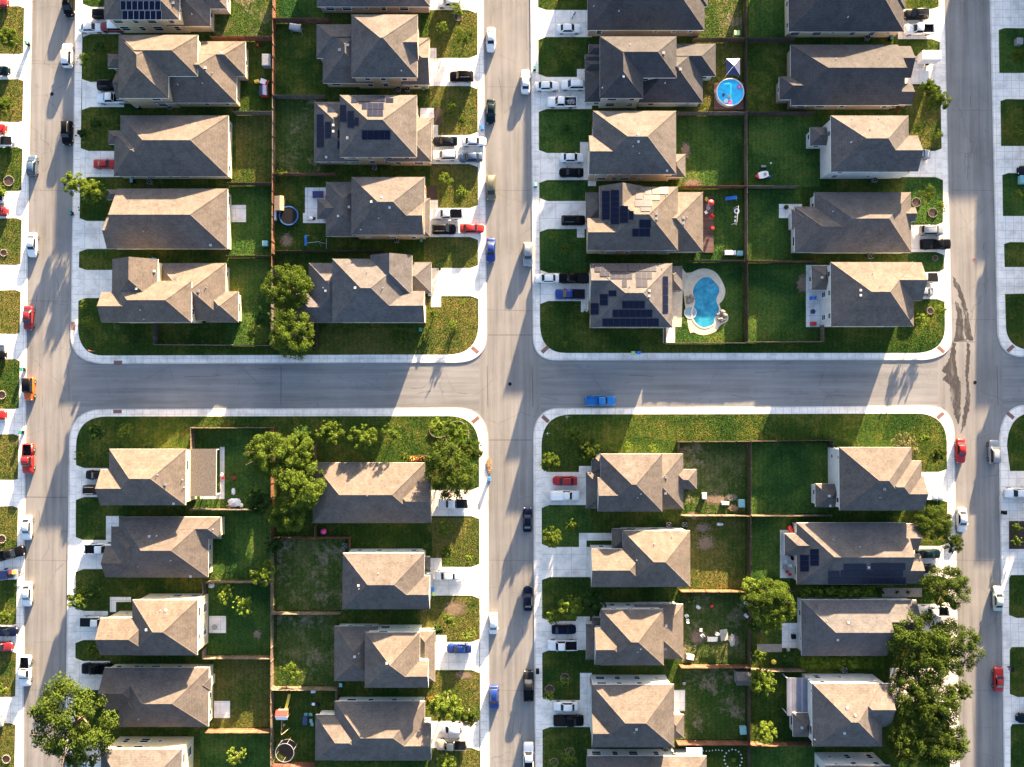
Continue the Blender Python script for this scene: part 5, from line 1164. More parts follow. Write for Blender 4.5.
for (x,y,a,b,lb) in [(439,430,1.8,1.4,'brick kerbed ring bed with the dome shrub'),(457,434,2.3,2.5,'brick kerbed ring bed with the round tree')]:
    mb = MB(); n=30
    for k in range(n):
        t0,t1 = 6.283*k/n,6.283*(k+1)/n-.03
        mb.prism([(a*math.cos(t0),b*math.sin(t0)),((a+.16)*math.cos(t0),(b+.16)*math.sin(t0)),((a+.16)*math.cos(t1),(b+.16)*math.sin(t1)),(a*math.cos(t1),b*math.sin(t1))],0,.3)
    prop('ring_bed',x,y,lb,'raised bed',[('kerb',mb,'stone'),('soil',MB().prism([(a*.98*math.cos(6.283*k/20),b*.98*math.sin(6.283*k/20)) for k in range(20)],0,.2),'g_wild')])
# orange raised flower bed against the wall
fb = MB().box(-1.8,-.55,0,1.8,-.43,.4).box(-1.8,.43,0,1.8,.55,.4).box(-1.8,-.43,0,-1.68,.43,.4).box(1.68,-.43,0,1.8,.43,.4)
fl_ = MB(); rr = random.Random(4)
for k in range(60): fl_.ball((rr.uniform(-1.6,1.6),rr.uniform(-.38,.38),.42+rr.uniform(0,.2)),.1,.1,.1,6,4,rr.randint(0,2))
prop('flower_bed',418.5,458.5,'orange timber flower bed on the sunny north wall','flower bed',[('frame',fb,'f_cedar'),('soil',MB().box(-1.68,-.43,0,1.68,.43,.36),'mulch'),('flowers',fl_,['red','yellow','l_dark'])])
# trampolines
def trampoline(px,py,r,pad,label,net):
    t = prop('trampoline',px,py,label,'trampoline',[('mat',MB().cyl(0,0,.86,.88,r*.9,n=24),'black'),('pad',MB().ring(0,0,.84,.92,r*.885,r,24),pad),('frame',MB().ring(0,0,.78,.84,r*.95,r*1.0,24),'steel')])
    for k in range(6):
        a = 6.283*k/6+.3; MB().tube((r*.97*math.cos(a),r*.97*math.sin(a),0),(r*.97*math.cos(a),r*.97*math.sin(a),.8),.03).build('leg', M['steel'], t)
        if net: MB().tube((r*1.03*math.cos(a),r*1.03*math.sin(a),.1),(r*1.03*math.cos(a),r*1.03*math.sin(a),2.6),.03).build('net_pole', M['steel'], t)
    if net:
        MB().ring(0,0,2.56,2.62,r*1.0,r*1.05,24).build('net_ring', M['steel'], t)
        nb = MB()
        for k in range(72):
            a = 6.283*k/72; nb.tube((r*math.cos(a),r*math.sin(a),.9),(r*1.02*math.cos(a),r*1.02*math.sin(a),2.58),.006,n=4)
        for z in (1.3,1.7,2.1): nb.ring(0,0,z,z+.012,r*1.0,r*1.012,24)
        nb.build('net', M['black'], t)
    return t
M['padblue'] = plain('trampoline pad blue', (.02,.08,.24), .5, .12)
tr = trampoline(290,216.8,1.95,'padblue','blue rimmed trampoline with black mat',False)
trampoline(289,746,1.75,'black','netted black trampoline beside the lowest east house',True)
# round pool with deck, floats
t = prop('round_pool',728.5,94.5,'bright blue round pool in a brown deck','swimming pool',[('shell',MB().ring(0,0,0,1.2,2.62,2.78,40),'whitep'),('water',MB().cyl(0,0,.05,1.08,2.62,n=40),'water2')])
prop('pool_deck',728.5,96.5,'brown board deck under the round pool','deck',[('boards',MB().box(-2.95,-2.75,0,2.95,2.7,.25),'rust')])
for dx,dy,c,lb in [(1.9,1.1,'pink','pink float at the upper rim of the round pool'),(-.2,-.9,'yellow','yellow float ring in the round pool'),(-1.4,-.6,'navy','dark float in the round pool'),(-.9,-1.9,'whitep','white float at the lower rim of the round pool'),(-.1,-2.1,'pink','pink and white float at the lowest rim of the round pool')]:
    p = at(728.5,94.5); 
    q = thing('pool_float',lb,'pool float',(p[0]+dx*.95,p[1]+dy*.95,ZL+1.06),group='floats in the round pool'); r = .28 if c in('navy','yellow') else .42
    MB().ring(0,0,0,.16,r*.45,r,16).build('ring', M[c], q); MB().cyl(0,0,.02,.06,r*.46,n=12).build('seat', M['whitep'], q)
# gazebo: four legs, four fabric panels
w = 1.35; gz_ = [('panel',MB().add([(a[0]*w,a[1]*w*1.2,2.0),(b[0]*w,b[1]*w*1.2,2.0),(0,0,2.55),(a[0]*w,a[1]*w*1.2,1.85),(b[0]*w,b[1]*w*1.2,1.85)],[(0,1,2),(3,4,1,0)]),m) for a,b,m in [((1,1),(-1,1),'whitep'),((-1,1),(-1,-1),'navy'),((-1,-1),(1,-1),'navy'),((1,-1),(1,1),'navy')]]
prop('gazebo',730,71.5,'small gazebo with navy and white panels above the round pool','gazebo',gz_+[('leg',MB().tube((sx*w*.97,sy*w*1.17,0),(sx*w*.97,sy*w*1.17,2.0),.035),'steel') for sx in(-1,1) for sy in(-1,1)]+[('ridge_piping',MB().tube((sx*w,sy*w*1.2,2.015),(0,0,2.57),.035),'whitep') for sx in(-1,1) for sy in(-1,1)])
# kidney pool and its deck
def smooth(pts, n=4):
    out = []; k = len(pts)
    for i in range(k):
        p0,p1,p2,p3 = pts[i-1],pts[i],pts[(i+1)%k],pts[(i+2)%k]
        for j in range(n):
            t = j/n; out.append(tuple(.5*((2*p1[a])+(-p0[a]+p2[a])*t+(2*p0[a]-5*p1[a]+4*p2[a]-p3[a])*t*t+(-p0[a]+3*p1[a]-3*p2[a]+p3[a])*t**3) for a in(0,1)))
    return out
def J3(pts): return [(572+x/6.4,240+y/6.4) for x,y in pts]
dk = J3(smooth([(700,200),(730,210),(770,205),(800,190),(850,182),(910,200),(950,245),(982,320),(968,380),(942,412),(955,440),(998,480),(994,520),(950,545),(925,580),(880,602),(830,608),(780,590),(745,560)],3)) + J3([(700,556),(560,556),(560,330),(690,330)])
pad('pool_terrace', dk, 'pooldeck', .01)
wp = J3(smooth([(840,240),(880,240),(912,268),(938,298),(942,332),(925,370),(926,400),(940,432),(934,470),(912,505),(905,535),(875,553),(838,558),(803,540),(778,508),(770,470),(778,430),(788,400),(782,375),(774,335),(782,298),(805,265)],3))
P = ccw(PX(wp, ZD)); pc = at(707+2,302); cen = (sum(p[0] for p in P)/len(P), sum(p[1] for p in P)/len(P))
t = thing('kidney_pool','kidney shaped blue pool with a pale stone rim','swimming pool',(cen[0],cen[1],ZD))
loc = [(p[0]-cen[0],p[1]-cen[1]) for p in P]
MB().prism(loc,.012,.02).build('water', M['water'], t)
cop = MB(); k = len(loc)
for i in range(k):
    a,b = Vector(loc[i]),Vector(loc[(i+1)%k]); a2,b2 = a*1.0,b*1.0
    n1 = Vector((b.y-a.y,a.x-b.x)).normalized()*.28
    cop.prism([tuple(a),tuple(a+n1),tuple(b+n1),tuple(b)],.0,.06)
cop.build('coping', M['stone'] if False else plain('pale coping',(.5,.42,.32),.8,.15,3), t)
s = at(690.3,312.6,ZD); dx,dy = s[0]-cen[0], s[1]-cen[1]
MB().cyl(dx,dy,.022,.04,1.15,n=24).build('spa', M['spa'], t); MB().ring(dx,dy,.02,.07,1.12,1.25,24).build('spa_rim', _pc['pale coping'], t)
MB().tube((loc[0][0]+2.2,loc[0][1]-1.3,.05),(loc[0][0]+2.25,loc[0][1]-1.3,.75),.025).tube((loc[0][0]+2.25,loc[0][1]-1.3,.75),(loc[0][0]+1.5,loc[0][1]-1.5,.05),.025).build('hand_rail', M['steel'], t)
def rocks(px,py,n,rx,ry,lb):
    mb = MB(); r = random.Random(n+int(px))
    for i in range(n):
        a = r.uniform(0,6.28); q = r.random()**.6; s_ = r.uniform(.22,.5)
        mb.ball((rx*q*math.cos(a),ry*q*math.sin(a),s_*.3),s_,s_*r.uniform(.7,1.1),s_*r.uniform(.5,.8),7,5)
    prop('rock_feature',px,py,lb,'rocks',[('rocks',mb,'stone')],z=ZD+.012)
rocks(690,299,14,.75,.75,'round rock island on the left rim of the kidney pool'); rocks(721.5,316,20,.9,1.2,'rock waterfall on the right rim of the kidney pool')
# garden seats, tables, umbrellas
def chair(px,py,mat,label,rz=0,group='garden chairs',z=None):
    prop('garden_chair',px,py,label,'chair',[('seat',MB().box(-.26,-.26,.40,.26,.26,.45),mat),('backrest',MB().loft([[(-.26,.22,.45),(.26,.22,.45),(.26,.27,.45),(-.26,.27,.45)],[(-.24,.38,.95),(.24,.38,.95),(.24,.43,.95),(-.24,.43,.95)]]),mat),('armrest',MB().box(-.3,-.24,.62,-.24,.3,.66),mat),('armrest',MB().box(.24,-.24,.62,.3,.3,.66),mat)]+[('leg',MB().tube((sx*.23,sy*.22,0),(sx*.23,sy*.22,.41),.025),mat) for sx in(-1,1) for sy in(-1,1)],rz,group,z)
def table(px,py,mat,label,r=.6,sq=None,z=None,rz=0):
    top = MB().box(-sq[0],-sq[1],.70,sq[0],sq[1],.74) if sq else MB().cyl(0,0,.70,.74,r,n=20)
    a,b = (sq[0]*.85,sq[1]*.85) if sq else (r*.6,r*.6)
    prop('garden_table',px,py,label,'table',[('tabletop',top,mat)]+[('leg',MB().tube((sx*a,sy*b,0),(sx*a,sy*b,.7),.03),mat) for sx in(-1,1) for sy in(-1,1)],rz,'garden tables',z)
def umbrella(px,py,mat,label,r=1.1,z=None):
    can = MB(); n=8; vs=[(r*math.cos(6.283*k/n),r*math.sin(6.283*k/n),2.05) for k in range(n)]+[(0,0,2.5)]
    can.add(vs,[(k,(k+1)%n,n) for k in range(n)]+[tuple(reversed(range(n)))])
    prop('parasol',px,py,label,'parasol',[('canopy',can,mat),('pole',MB().tube((0,0,0),(0,0,2.5),.03),'steel'),('base',MB().cyl(0,0,0,.08,.3),'grey')],0,None,z)
# dark deck with red furniture
dkp = [G(703,195.5,ZL),G(713.5,253)]
prop('garden_deck',708,224.5,'dark board deck behind the roof with glaring panels','deck',[('boards',MB().box(-1.15,-5.7,0,1.05,5.7,.22),'deck'),('edge_board',MB().box(-1.15,-1.75,.22,1.05,-1.6,.27),'deck')])
umbrella(708,205.5,'red','red parasol on the dark deck',.62,ZL+.22); table(707.3,209,'grey','grey round table on the dark deck',.42,z=ZL+.22)
for x,y,lb in [(711.8,217.0,'upper red chair in the middle of the dark deck'),(710.4,218.6,'lower red chair in the middle of the dark deck'),(712,228.2,'lowest red chair on the dark deck')]: chair(x,y,'red',lb,R.uniform(0,360),z=ZL+.22)
chair(706,200.2,'yellow','cream chair at the top of the dark deck',40,z=ZL+.22); chair(705.6,213,'whitep','cream chair left of the grey table on the dark deck',120,z=ZL+.22)
# blue slide and white play frame
prop('play_slide',730.5,199,'blue plastic slide on the lawn right of the dark deck','slide',[('chute',MB().loft([[(x,-.3,z),(x,.3,z),(x,.3,z+.05),(x,-.3,z+.05)] for x,z in((-1.1,.05),(-.7,.1),(.5,.95),(.9,1.0))]).loft([[(x,.28,z),(x,.34,z),(x,.34,z+.22),(x,.28,z+.22)] for x,z in((-1.1,.05),(.5,.95),(.9,1.0))]).loft([[(x,-.34,z),(x,-.28,z),(x,-.28,z+.22),(x,-.34,z+.22)] for x,z in((-1.1,.05),(.5,.95),(.9,1.0))]),'blue'),('ladder',MB().tube((.9,-.25,1.0),(1.3,-.3,0),.03).tube((.9,.25,1.0),(1.3,.3,0),.03).tube((1.0,-.26,.7),(1.0,.26,.7),.03).tube((1.15,-.28,.35),(1.15,.28,.35),.03),'whitep')])
pf = MB(); 
for a,b in [((-.55,-1.6,0),(-.1,-1.6,1.9)),((.45,-1.6,0),(-.1,-1.6,1.9)),((-.55,1.7,0),(-.1,1.7,1.9)),((.45,1.7,0),(-.1,1.7,1.9)),((-.1,-1.6,1.9),(-.1,1.7,1.9)),((-.3,-1.6,.7),(.2,-1.6,.7))]: pf.tube(a,b,.045)
prop('play_swing',735,217,'white swing frame on the lawn right of the dark deck','swing',[('frame',pf,'whitep'),('tyre_swing',MB().ring(0,1.0,.7,.85,.32,.55,16),'whitep')]+[('seat',MB().box(-.25,y-.2,.5,.1,y+.2,.54).tube((-.1,y-.18,.5),(-.1,y-.18,1.9),.012).tube((-.1,y+.18,.5),(-.1,y+.18,1.9),.012),'whitep') for y in(-.9,-.1)],-6)
def chest(px,py,sx,sy,h,mat,label,name='storage_box',rz=0,z=None,cat='storage box'):
    prop(name,px,py,label,cat,[('body',MB().box(-sx/2,-sy/2,0,sx/2,sy/2,h),mat),('lid',MB().loft([[(-sx/2-.04,-sy/2-.04,h+.005),(sx/2+.04,-sy/2-.04,h+.005),(sx/2+.04,sy/2+.04,h+.005),(-sx/2-.04,sy/2+.04,h+.005)],[(-sx/2+.06,-sy/2+.06,h+.1),(sx/2-.06,-sy/2+.06,h+.1),(sx/2-.06,sy/2-.06,h+.1),(-sx/2+.06,sy/2-.06,h+.1)]]),mat)],rz,None,z)
chest(729.5,253.3,2.2,.85,.6,'whitep','long white garden chest at the fence above the kidney pool'); chest(739,254,1.1,.95,.7,'teal','pale boxy chest right of the long white one')
chest(735.5,35.3,1.1,.95,.9,'lime','pale green box by the fence above the gazebo'); chest(266.5,244.3,1.1,1.0,.8,'teal','teal utility box by the orange fence','utility_box',0,None,'utility box')
chest(742.3,729,1.2,1.5,.7,'teal','pale teal chest at the dark fence, lower right block',rz=4); chest(724.5,503,1.4,.6,.5,'whitep','white chest in the debris heap'); chest(740.8,503,1.2,1.5,.7,'teal','blue grey chest at the dark fence beside the debris heap')
chest(1022,180.5,1.7,1.6,.7,'teal','green box at the right edge, upper half'); chest(1017,43,1.2,1.3,.8,'grey','grey box at the right edge above a round tree')
# toy boat, toys
prop('toy_boat',762,175.5,'white toy boat with a red end on the dark lawn','toy boat',[('hull',MB().loft([[(x,-w_,.02),(x,w_,.02),(x,w_*1.15,.5),(x,-w_*1.15,.5)] for x,w_ in((-1.25,.25),(-.9,.5),(0,.62),(.8,.55),(1.15,.4))]),'whitep'),('bow',MB().loft([[(x,-w_,.08),(x,w_,.08),(x,w_*1.1,.54),(x,-w_*1.1,.54)] for x,w_ in((-1.5,.08),(-1.26,.28),(-.85,.56))]),'red'),('seat',MB().box(.2,-.25,.5,.7,.25,.6),'wood')],12)
prop('toy_tractor',763,166.8,'small dark ride-on toy above the white toy boat','toy',[('body',MB().loft([[(-.5,-.22,.15),(-.5,.22,.15),(-.5,.2,.5),(-.5,-.2,.5)],[(.5,-.2,.15),(.5,.2,.15),(.5,.15,.4),(.5,-.15,.4)]]),'grey')]+[('wheel',MB().tube((x,y-.05,.16),(x,y+.05,.16),.16,n=10),'black') for x in(-.35,.35) for y in(-.28,.28)])
def toy(px,py,mat,label,s=.35,group='garden toys'):
    prop('play_ball',px,py,label,'ball',[('shell',MB().ball((0,0,s),s,s,s,12,8),mat)],0,group)
toy(769,177,'blue','small blue ball right of the toy boat',.22); toy(770.5,163.5,'whitep','small white ball above the toy boat',.2); toy(324.5,531,'pink','large pink ball in the orange fence pen',.62)
toy(711.2,605.5,'red','red ball in the yard of white chairs',.38); toy(258.5,45.5,'red','red ball in the second west yard, upper left block',.3); toy(695,741,'whitep','white ball by the red brown fence',.2)
prop('play_table',264,82.5,'yellow topped play table with red bench at the orange fence','play table',[('tabletop',MB().box(-.6,-.5,.5,.6,.5,.55),'whitep'),('bench',MB().box(.7,-.7,.3,1.0,.7,.36),'red')]+[('leg',MB().tube((x,y,0),(x,y,.5),.04),'yellow') for x in(-.5,.5) for y in(-.4,.4)],-20)
chest(257.5,82,.9,.55,.45,'yellow','yellow toy chest left of the play table','toy_chest',15,None,'toy chest'); chest(268.5,63,1.7,2.3,1.3,'grey','grey box at the orange fence above the play table','storage_box')
prop('play_house',265.5,93,'small dark red playhouse below the play table','playhouse',[('wall',MB().box(-.75,-.9,0,.75,.9,1.1),'red'),('roof',MB().loft([[(-.85,-1,1.1),(.85,-1,1.1),(.85,1,1.1),(-.85,1,1.1)],[(-.08,-1,1.6),(.08,-1,1.6),(.08,1,1.6),(-.08,1,1.6)]]),'navy')])
# swing seat
prop('garden_swing',297.8,31.5,'grey garden swing seat in the second east yard, upper left block','swing seat',[('canopy',MB().loft([[(-1.15,-.65,1.8),(1.15,-.65,1.8),(1.15,.65,1.75),(-1.15,.65,1.75)],[(-1.1,-.3,1.95),(1.1,-.3,1.95),(1.1,.3,1.95),(-1.1,.3,1.95)]]),'grey'),('seat',MB().box(-.9,-.3,.45,.9,.3,.52),'grey'),('backrest',MB().box(-.9,.3,.5,.9,.36,1.0),'grey')]+[('leg',MB().tube((x,y,0),(x,0,1.8),.03),'steel') for x in(-1.1,1.1) for y in(-.6,.6)],-8)
# blue trampoline yard
prop('garden_shed',281.5,205.3,'low tan roofed shed at the fence by the blue trampoline','shed',[('wall',MB().box(-.8,-1.3,0,.8,1.3,1.5),'wood'),('roof',MB().add([(-.95,-1.45,1.48),(.95,-1.45,1.48),(.95,1.45,1.48),(-.95,1.45,1.48),(.3,-1.45,1.9),(.3,1.45,1.9)],[(0,4,5,3),(4,1,2,5),(0,1,4),(3,5,2),(0,3,2,1)]),plain and 'wood'),('door',MB().box(.8,-.35,.05,.84,.35,1.3),'bark')])
chest(276.3,216,.35,2.0,.8,'whitep','slim white locker at the fence by the blue trampoline')
prop('play_slide',306.5,241.3,'teal slide below the patio of the blue trampoline house','slide',[('chute',MB().loft([[(-.25,y,z),(.25,y,z),(.25,y,z+.06),(-.25,y,z+.06)] for y,z in((-.9,.06),(-.5,.12),(.6,.95),(.95,1.0))]),'blue'),('ladder',MB().tube((-.2,.95,1.0),(-.25,1.3,0),.03).tube((.2,.95,1.0),(.25,1.3,0),.03),'whitep')],-12)
sf = MB()
for a,b in [((-1.6,0,.5),(1.3,0,1.7)),((1.3,-.7,0),(1.3,0,1.7)),((1.3,.7,0),(1.3,0,1.7)),((2.3,-1.0,.05),(2.3,1.0,.05)),((1.3,0,1.0),(2.3,0,.1))]: sf.tube(a,b,.045)
prop('play_swing',315,243.5,'grey swing frame right of the teal slide','swing',[('frame',sf,'steel')])
table(319,195.5,'navy','dark table on the grey patio behind the blue trampoline house',1.0,(1.1,.7),ZD+.01)
for x,y,r in [(316,197,90),(322,193,200),(327,198,280)]: chair(x,y,'red','dark red chair at the dark patio table, %s' % {316:'left of it',322:'above it',327:'right of it'}[x],r,z=ZD+.01)
prop('barbecue_grill',312,219.5,'white lidded grill on the grey patio','grill',[('lid',MB().ball((0,0,.9),.5,.38,.3,12,6),'whitep'),('firebox',MB().box(-.5,-.36,.6,.5,.36,.88),'black'),('shelf',MB().box(.5,-.3,.8,.95,.3,.84),'black')]+[('leg',MB().tube((x,y,0),(x,y,.62),.03),'black') for x in(-.42,.42) for y in(-.3,.3)],0,None,ZD+.01)
# playhouse with slide and swings
ph = [('tower',MB().box(-.95,-.75,1.2,.95,.75,1.3).box(-.95,-.75,1.3,.95,-.68,1.9).box(-.95,.68,1.3,.95,.75,1.9),'wood'),('roof',MB().add([(-1.15,-.95,2.1),(1.15,-.95,2.1),(1.15,0,2.75),(-1.15,0,2.75)],[(0,1,2,3)]).add([(-1.15,0,2.75),(1.15,0,2.75),(1.15,.95,2.1),(-1.15,.95,2.1)],[(0,1,2,3)],1),['whitep','red']),
      ('slide',MB().loft([[(x-.28,y,z),(x+.28,y,z),(x+.28,y,z+.08),(x-.28,y,z+.08)] for x,y,z in((.5,.8,1.25),(.7,2.4,.35),(.8,3.2,.12))]),'yellow'),('swing_beam',MB().tube((-.1,-.7,2.0),(-.1,-3.9,2.0),.06).tube((-.1,-3.9,2.0),(.9,-3.5,0),.05).tube((-.1,-3.9,2.0),(-1.0,-4.2,0),.05),'wood')]
ph += [('leg',MB().tube((x,y,0),(x,y,2.1),.06),'wood') for x in(-.9,.9) for y in(-.7,.7)] + [('swing',MB().box(-.3,y-.22,.5,.1,y+.22,.55).tube((-.1,y-.2,.55),(-.1,y-.2,2.0),.012).tube((-.1,y+.2,.55),(-.1,y+.2,2.0),.012),'wood') for y in(-1.6,-2.7)]
prop('playhouse',285.5,710,'red and white roofed playhouse with a yellow slide and swing beam','playhouse',ph,0)
table(306,719,'navy','dark oblong table in the playhouse yard',1,(.45,.85))
for i,(x,y) in enumerate([(306.5,713.5),(311.3,713.5),(311.5,719.5),(312.5,723)]): chair(x,y,'teal','pale blue chair by the dark oblong table, %s' % ['upper left','upper right','middle right','lower right'][i],[0,0,270,270][i])
chest(313.8,690,.8,.7,.5,'whitep','white cube seat in the playhouse yard'); prop('barbecue_grill',318.5,702.5,'black grill in the playhouse yard','grill',[('lid',MB().ball((0,0,.85),.45,.3,.25,12,6),'black'),('firebox',MB().box(-.45,-.28,.55,.45,.28,.84),'black'),('shelf',MB().box(-1.1,-.25,.7,-.45,.25,.74),'whitep')]+[('leg',MB().tube((x,y,0),(x,y,.6),.03),'grey') for x in(-.4,.4) for y in(-.24,.24)])
# patio furniture lower left
chair(235,477.5,'red','red chair on the lawn beside the flat tan patio roof',20); chair(223,474,'whitep','pale red cushioned chair at the edge of the flat tan patio roof',250,z=ZD+.01); chair(224,477.5,'red','red cushioned chair under the edge of the flat tan patio roof',280,z=ZD+.01)
def tarp(px,py,rx,ry,label,mat='whitep',seed=1):
    r = random.Random(seed); mb = MB(); n=9; vs=[];fs=[]
    for i in range(n):
        for j in range(n):
            u,v=(i/(n-1)-.5)*2,(j/(n-1)-.5)*2; d=min(1,max(abs(u),abs(v))); k=1-.25*abs(u*v)+r.uniform(-.12,.12)
            vs.append((u*rx*k,v*ry*k,.03+.3*(1-d)+r.uniform(0,.16)*(1-d*.5)))
    for i in range(n-1):
        for j in range(n-1): fs.append((i*n+j,(i+1)*n+j,(i+1)*n+j+1,i*n+j+1))
    mb.add(vs,fs); prop('tarpaulin',px,py,label,'tarpaulin',[('sheet',mb,mat)])
tarp(234.5,502.5,1.3,.9,'white crumpled tarp above the grey fence, lower left block',seed=3); tarp(233.5,491.5,.4,.7,'small white sheet above the crumpled tarp','whitep',5); tarp(241.5,505.5,.4,.5,'small white sheet right of the crumpled tarp','whitep',6); tarp(211.5,585.5,.65,.5,'white sheet in the corner of the leafy yard','whitep',7)
chair(230,506.5,'wood','brown chair by the grey fence left of the white tarp',20); table(216,626,'grey','grey table on the second lower left patio slab',.55,None,ZD+.01)
# yard of white chairs and debris
for i,(x,y) in enumerate([(697,606),(685.5,615),(687,619.5),(700.5,629),(701.5,635),(716,632.8),(744.5,602),(744.8,614.5)]):
    chair(x,y,'whitep','white chair in the littered yard, %s' % ['near the upper leafy bush','upper one at the house wall','lower one at the house wall','upper of the middle pair','lower of the middle pair','right of the middle pair','upper one at the dark fence','lower one at the dark fence'][i],R.uniform(0,360))
chest(689.5,656.3,1.4,.9,.6,'whitep','white chest at the bottom of the littered yard',rz=-10); table(711.5,638,'steel','low grey table in the littered yard',1,(1.0,.45))
pl = MB()
for k in range(7): pl.box(-.75+.22*k,-1.1+.05*(k%3),.04+.02*(k%2),-.57+.22*k,1.15,.12+.02*(k%2))
prop('board_stack',724,635,'stack of grey boards in the littered yard','boards',[('boards',pl,'pooldeck')],8); tarp(732,640,.6,1.2,'pale sheet right of the board stack','pooldeck',9)
heap(731.5,497.5,90,1.1,.6,'stone','grey debris heap at the dark corner fence','debris_heap','debris heap',ZL); heap(733,508,70,.9,.6,'wood','brown debris between the two chests at the dark fence','debris_heap','debris heap',ZL)
chest(703.5,495.5,.8,1.2,.6,'whitep','white box on the lawn left of the debris heap'); tarp(720,524,.7,.3,'pale sheet on the golden dry yard','whitep',11)
# sheds and canopies
prop('garden_shed',740.5,675,'small grey gabled shed at the dark fence, lower right block','shed',[('wall',MB().box(-1.3,-1.1,0,1.3,1.1,1.8),'grey'),('roof',MB().add([(-1.5,-1.3,1.8),(1.5,-1.3,1.8),(1.5,1.3,1.8),(-1.5,1.3,1.8),(-1.5,-.1,2.5),(1.5,-.1,2.5)],[(0,1,5,4),(2,3,4,5),(0,4,3),(1,2,5),(0,3,2,1)]),'roof_b'),('door',MB().box(-.5,-1.13,.05,.5,-1.1,1.65),'whitep')])
prop('barbecue_grill',683,681.5,'dark grill in the yard with the small grey shed','grill',[('lid',MB().ball((0,0,.9),.4,.32,.28,12,6),'grey'),('firebox',MB().box(-.4,-.3,.55,.4,.3,.88),'black')]+[('leg',MB().tube((x,y,0),(x,y,.6),.03),'black') for x in(-.35,.35) for y in(-.25,.25)])
prop('canopy',691.5,748.5,'pale blue canopy under the red brown fence','canopy',[('sheet',MB().loft([[(-1.6,-1.2,2.1),(1.6,-1.2,2.1),(1.6,1.2,2.1),(-1.6,1.2,2.1)],[(-1.5,-1.1,2.2),(1.5,-1.1,2.2),(1.5,1.1,2.2),(-1.5,1.1,2.2)]]),plain('pale blue sheet',(.35,.48,.62),.5,.08))  if False else ('sheet',MB().loft([[(-1.6,-1.2,2.1),(1.6,-1.2,2.1),(1.6,1.2,2.1),(-1.6,1.2,2.1)],[(-1.5,-1.1,2.2),(1.5,-1.1,2.2),(1.5,1.1,2.2),(-1.5,1.1,2.2)]]),'skyblue')]+[('leg',MB().tube((x,y,0),(x,y,2.1),.035),'steel') for x in(-1.5,1.5) for y in(-1.1,1.1)])
st = MB(); rr = random.Random(8)
for k in range(16):
    a = 6.283*k/16+.1; st.ball((1.75*math.cos(a),1.9*math.sin(a),.07),.17,.17,.13,6,4)
for k in range(7): st.ball((-2.2-.62*k,1.7+.1*math.sin(k),.07),.14,.14,.1,6,4)
prop('stone_ring',733,759,'large ring of white stones with a stone path below the red brown fence','edging ring',[('stones',st,'whitep'),('plant',MB().ball((0,0,.25),.5,.5,.35,10,6),'l_mid')])
# striped metal patio cover and other patio roofs
def awning(px,py,sx,sy,h,mat,label,z=ZL,tilt=0.0,name='patio_cover'):
    prop(name,px,py,label,'patio roof',[('roof',MB().loft([[(-sx/2,y,h+tilt),(sx/2,y,h-tilt),(sx/2,y,h-tilt+.14),(-sx/2,y,h+tilt+.14)] for y in(-sy/2,sy/2)]),mat),('beam',MB().box(-sx/2+.05,-sy/2+.1,h-abs(tilt)-.28,-sx/2+.2,sy/2-.1,h-abs(tilt)-.01),'trim'),('beam',MB().box(sx/2-.2,-sy/2+.1,h-abs(tilt)-.28,sx/2-.05,sy/2-.1,h-abs(tilt)-.01),'trim')]+[('post',MB().box(x-.07,y-.07,0,x+.07,y+.07,h-abs(tilt)-.28),'trim') for x in(-sx/2+.13,sx/2-.13) for y in(-sy/2+.2,sy/2-.2)],0,'patio roofs',z)
awning(792.5,691,4.2,7.3,2.5,'pergola','striped grey metal patio cover behind the tall pale walls')
awning(205.5,471,6.3,9.2,2.6,'tanroof','flat tan shingled patio roof at the cream corner house',ZL,.25)
prop('pergola',668,335,'pale paved side strip with a brown rack at the solar corner roof','rack',[('rack',MB().box(.5,-1.5,0,.75,1.5,.9),'rust'),('shelf',MB().box(.3,-1.4,.9,.8,1.4,.95),'wood')]) if False else None
# cluttered east patio
cc = [('red',786,571),('red',789,574),('whitep',788,565),('whitep',785,561),('black',791,557),('black',788,553)]
for i,(m_,x,y) in enumerate(cc): chair(x,y,m_,'%s chair on the cluttered patio, %s of six' % ({'whitep':'white','red':'red','black':'black'}[m_],['lowest','second from the bottom','third from the bottom','fourth from the bottom','fifth from the bottom','topmost'][i]),R.uniform(0,360),'chairs on the cluttered patio',ZD+.01)
table(784,566,'grey','round table on the cluttered patio',.5,None,ZD+.01); chest(789.5,529.5,.6,1.8,.9,'red','red and white box against the dark roof corner',rz=25,z=ZD)
# white paved patio of the right corner house
table(811.5,312,'navy','dark oval table on the white paved patio',.5,None,ZD+.01); chest(812.5,324,1.1,.7,.5,'red','red brown chest at the bottom of the white paved patio',z=ZD+.01); chair(810,299,'blue','left blue chair on the white paved patio',0,z=ZD+.01); chair(814,298.6,'blue','right blue chair on the white paved patio',0,z=ZD+.01)
chest(793,636,.8,.8,.5,'black','dark box on the pale patio behind the long brown roof',z=ZD+.01); chair(787,649,'whitep','white chair beside the yellow planter',0)
prop('planter',773,661,'yellow flower planter on the gravel patio','planter',[('pot',MB().cyl(0,0,0,.35,.4,.5,n=14),'brickred'),('flowers',MB().ball((0,0,.45),.55,.5,.3,10,6),'yellow')],z=ZD+.01)
prop('planter',785.5,207.5,'dark planter on the pale patio slab, fourth east house','planter',[('pot',MB().cyl(0,0,0,.35,.35,.45,n=14),'black'),('plant',MB().ball((0,0,.45),.5,.4,.25,10,6),'l_dark')],z=ZD+.01)
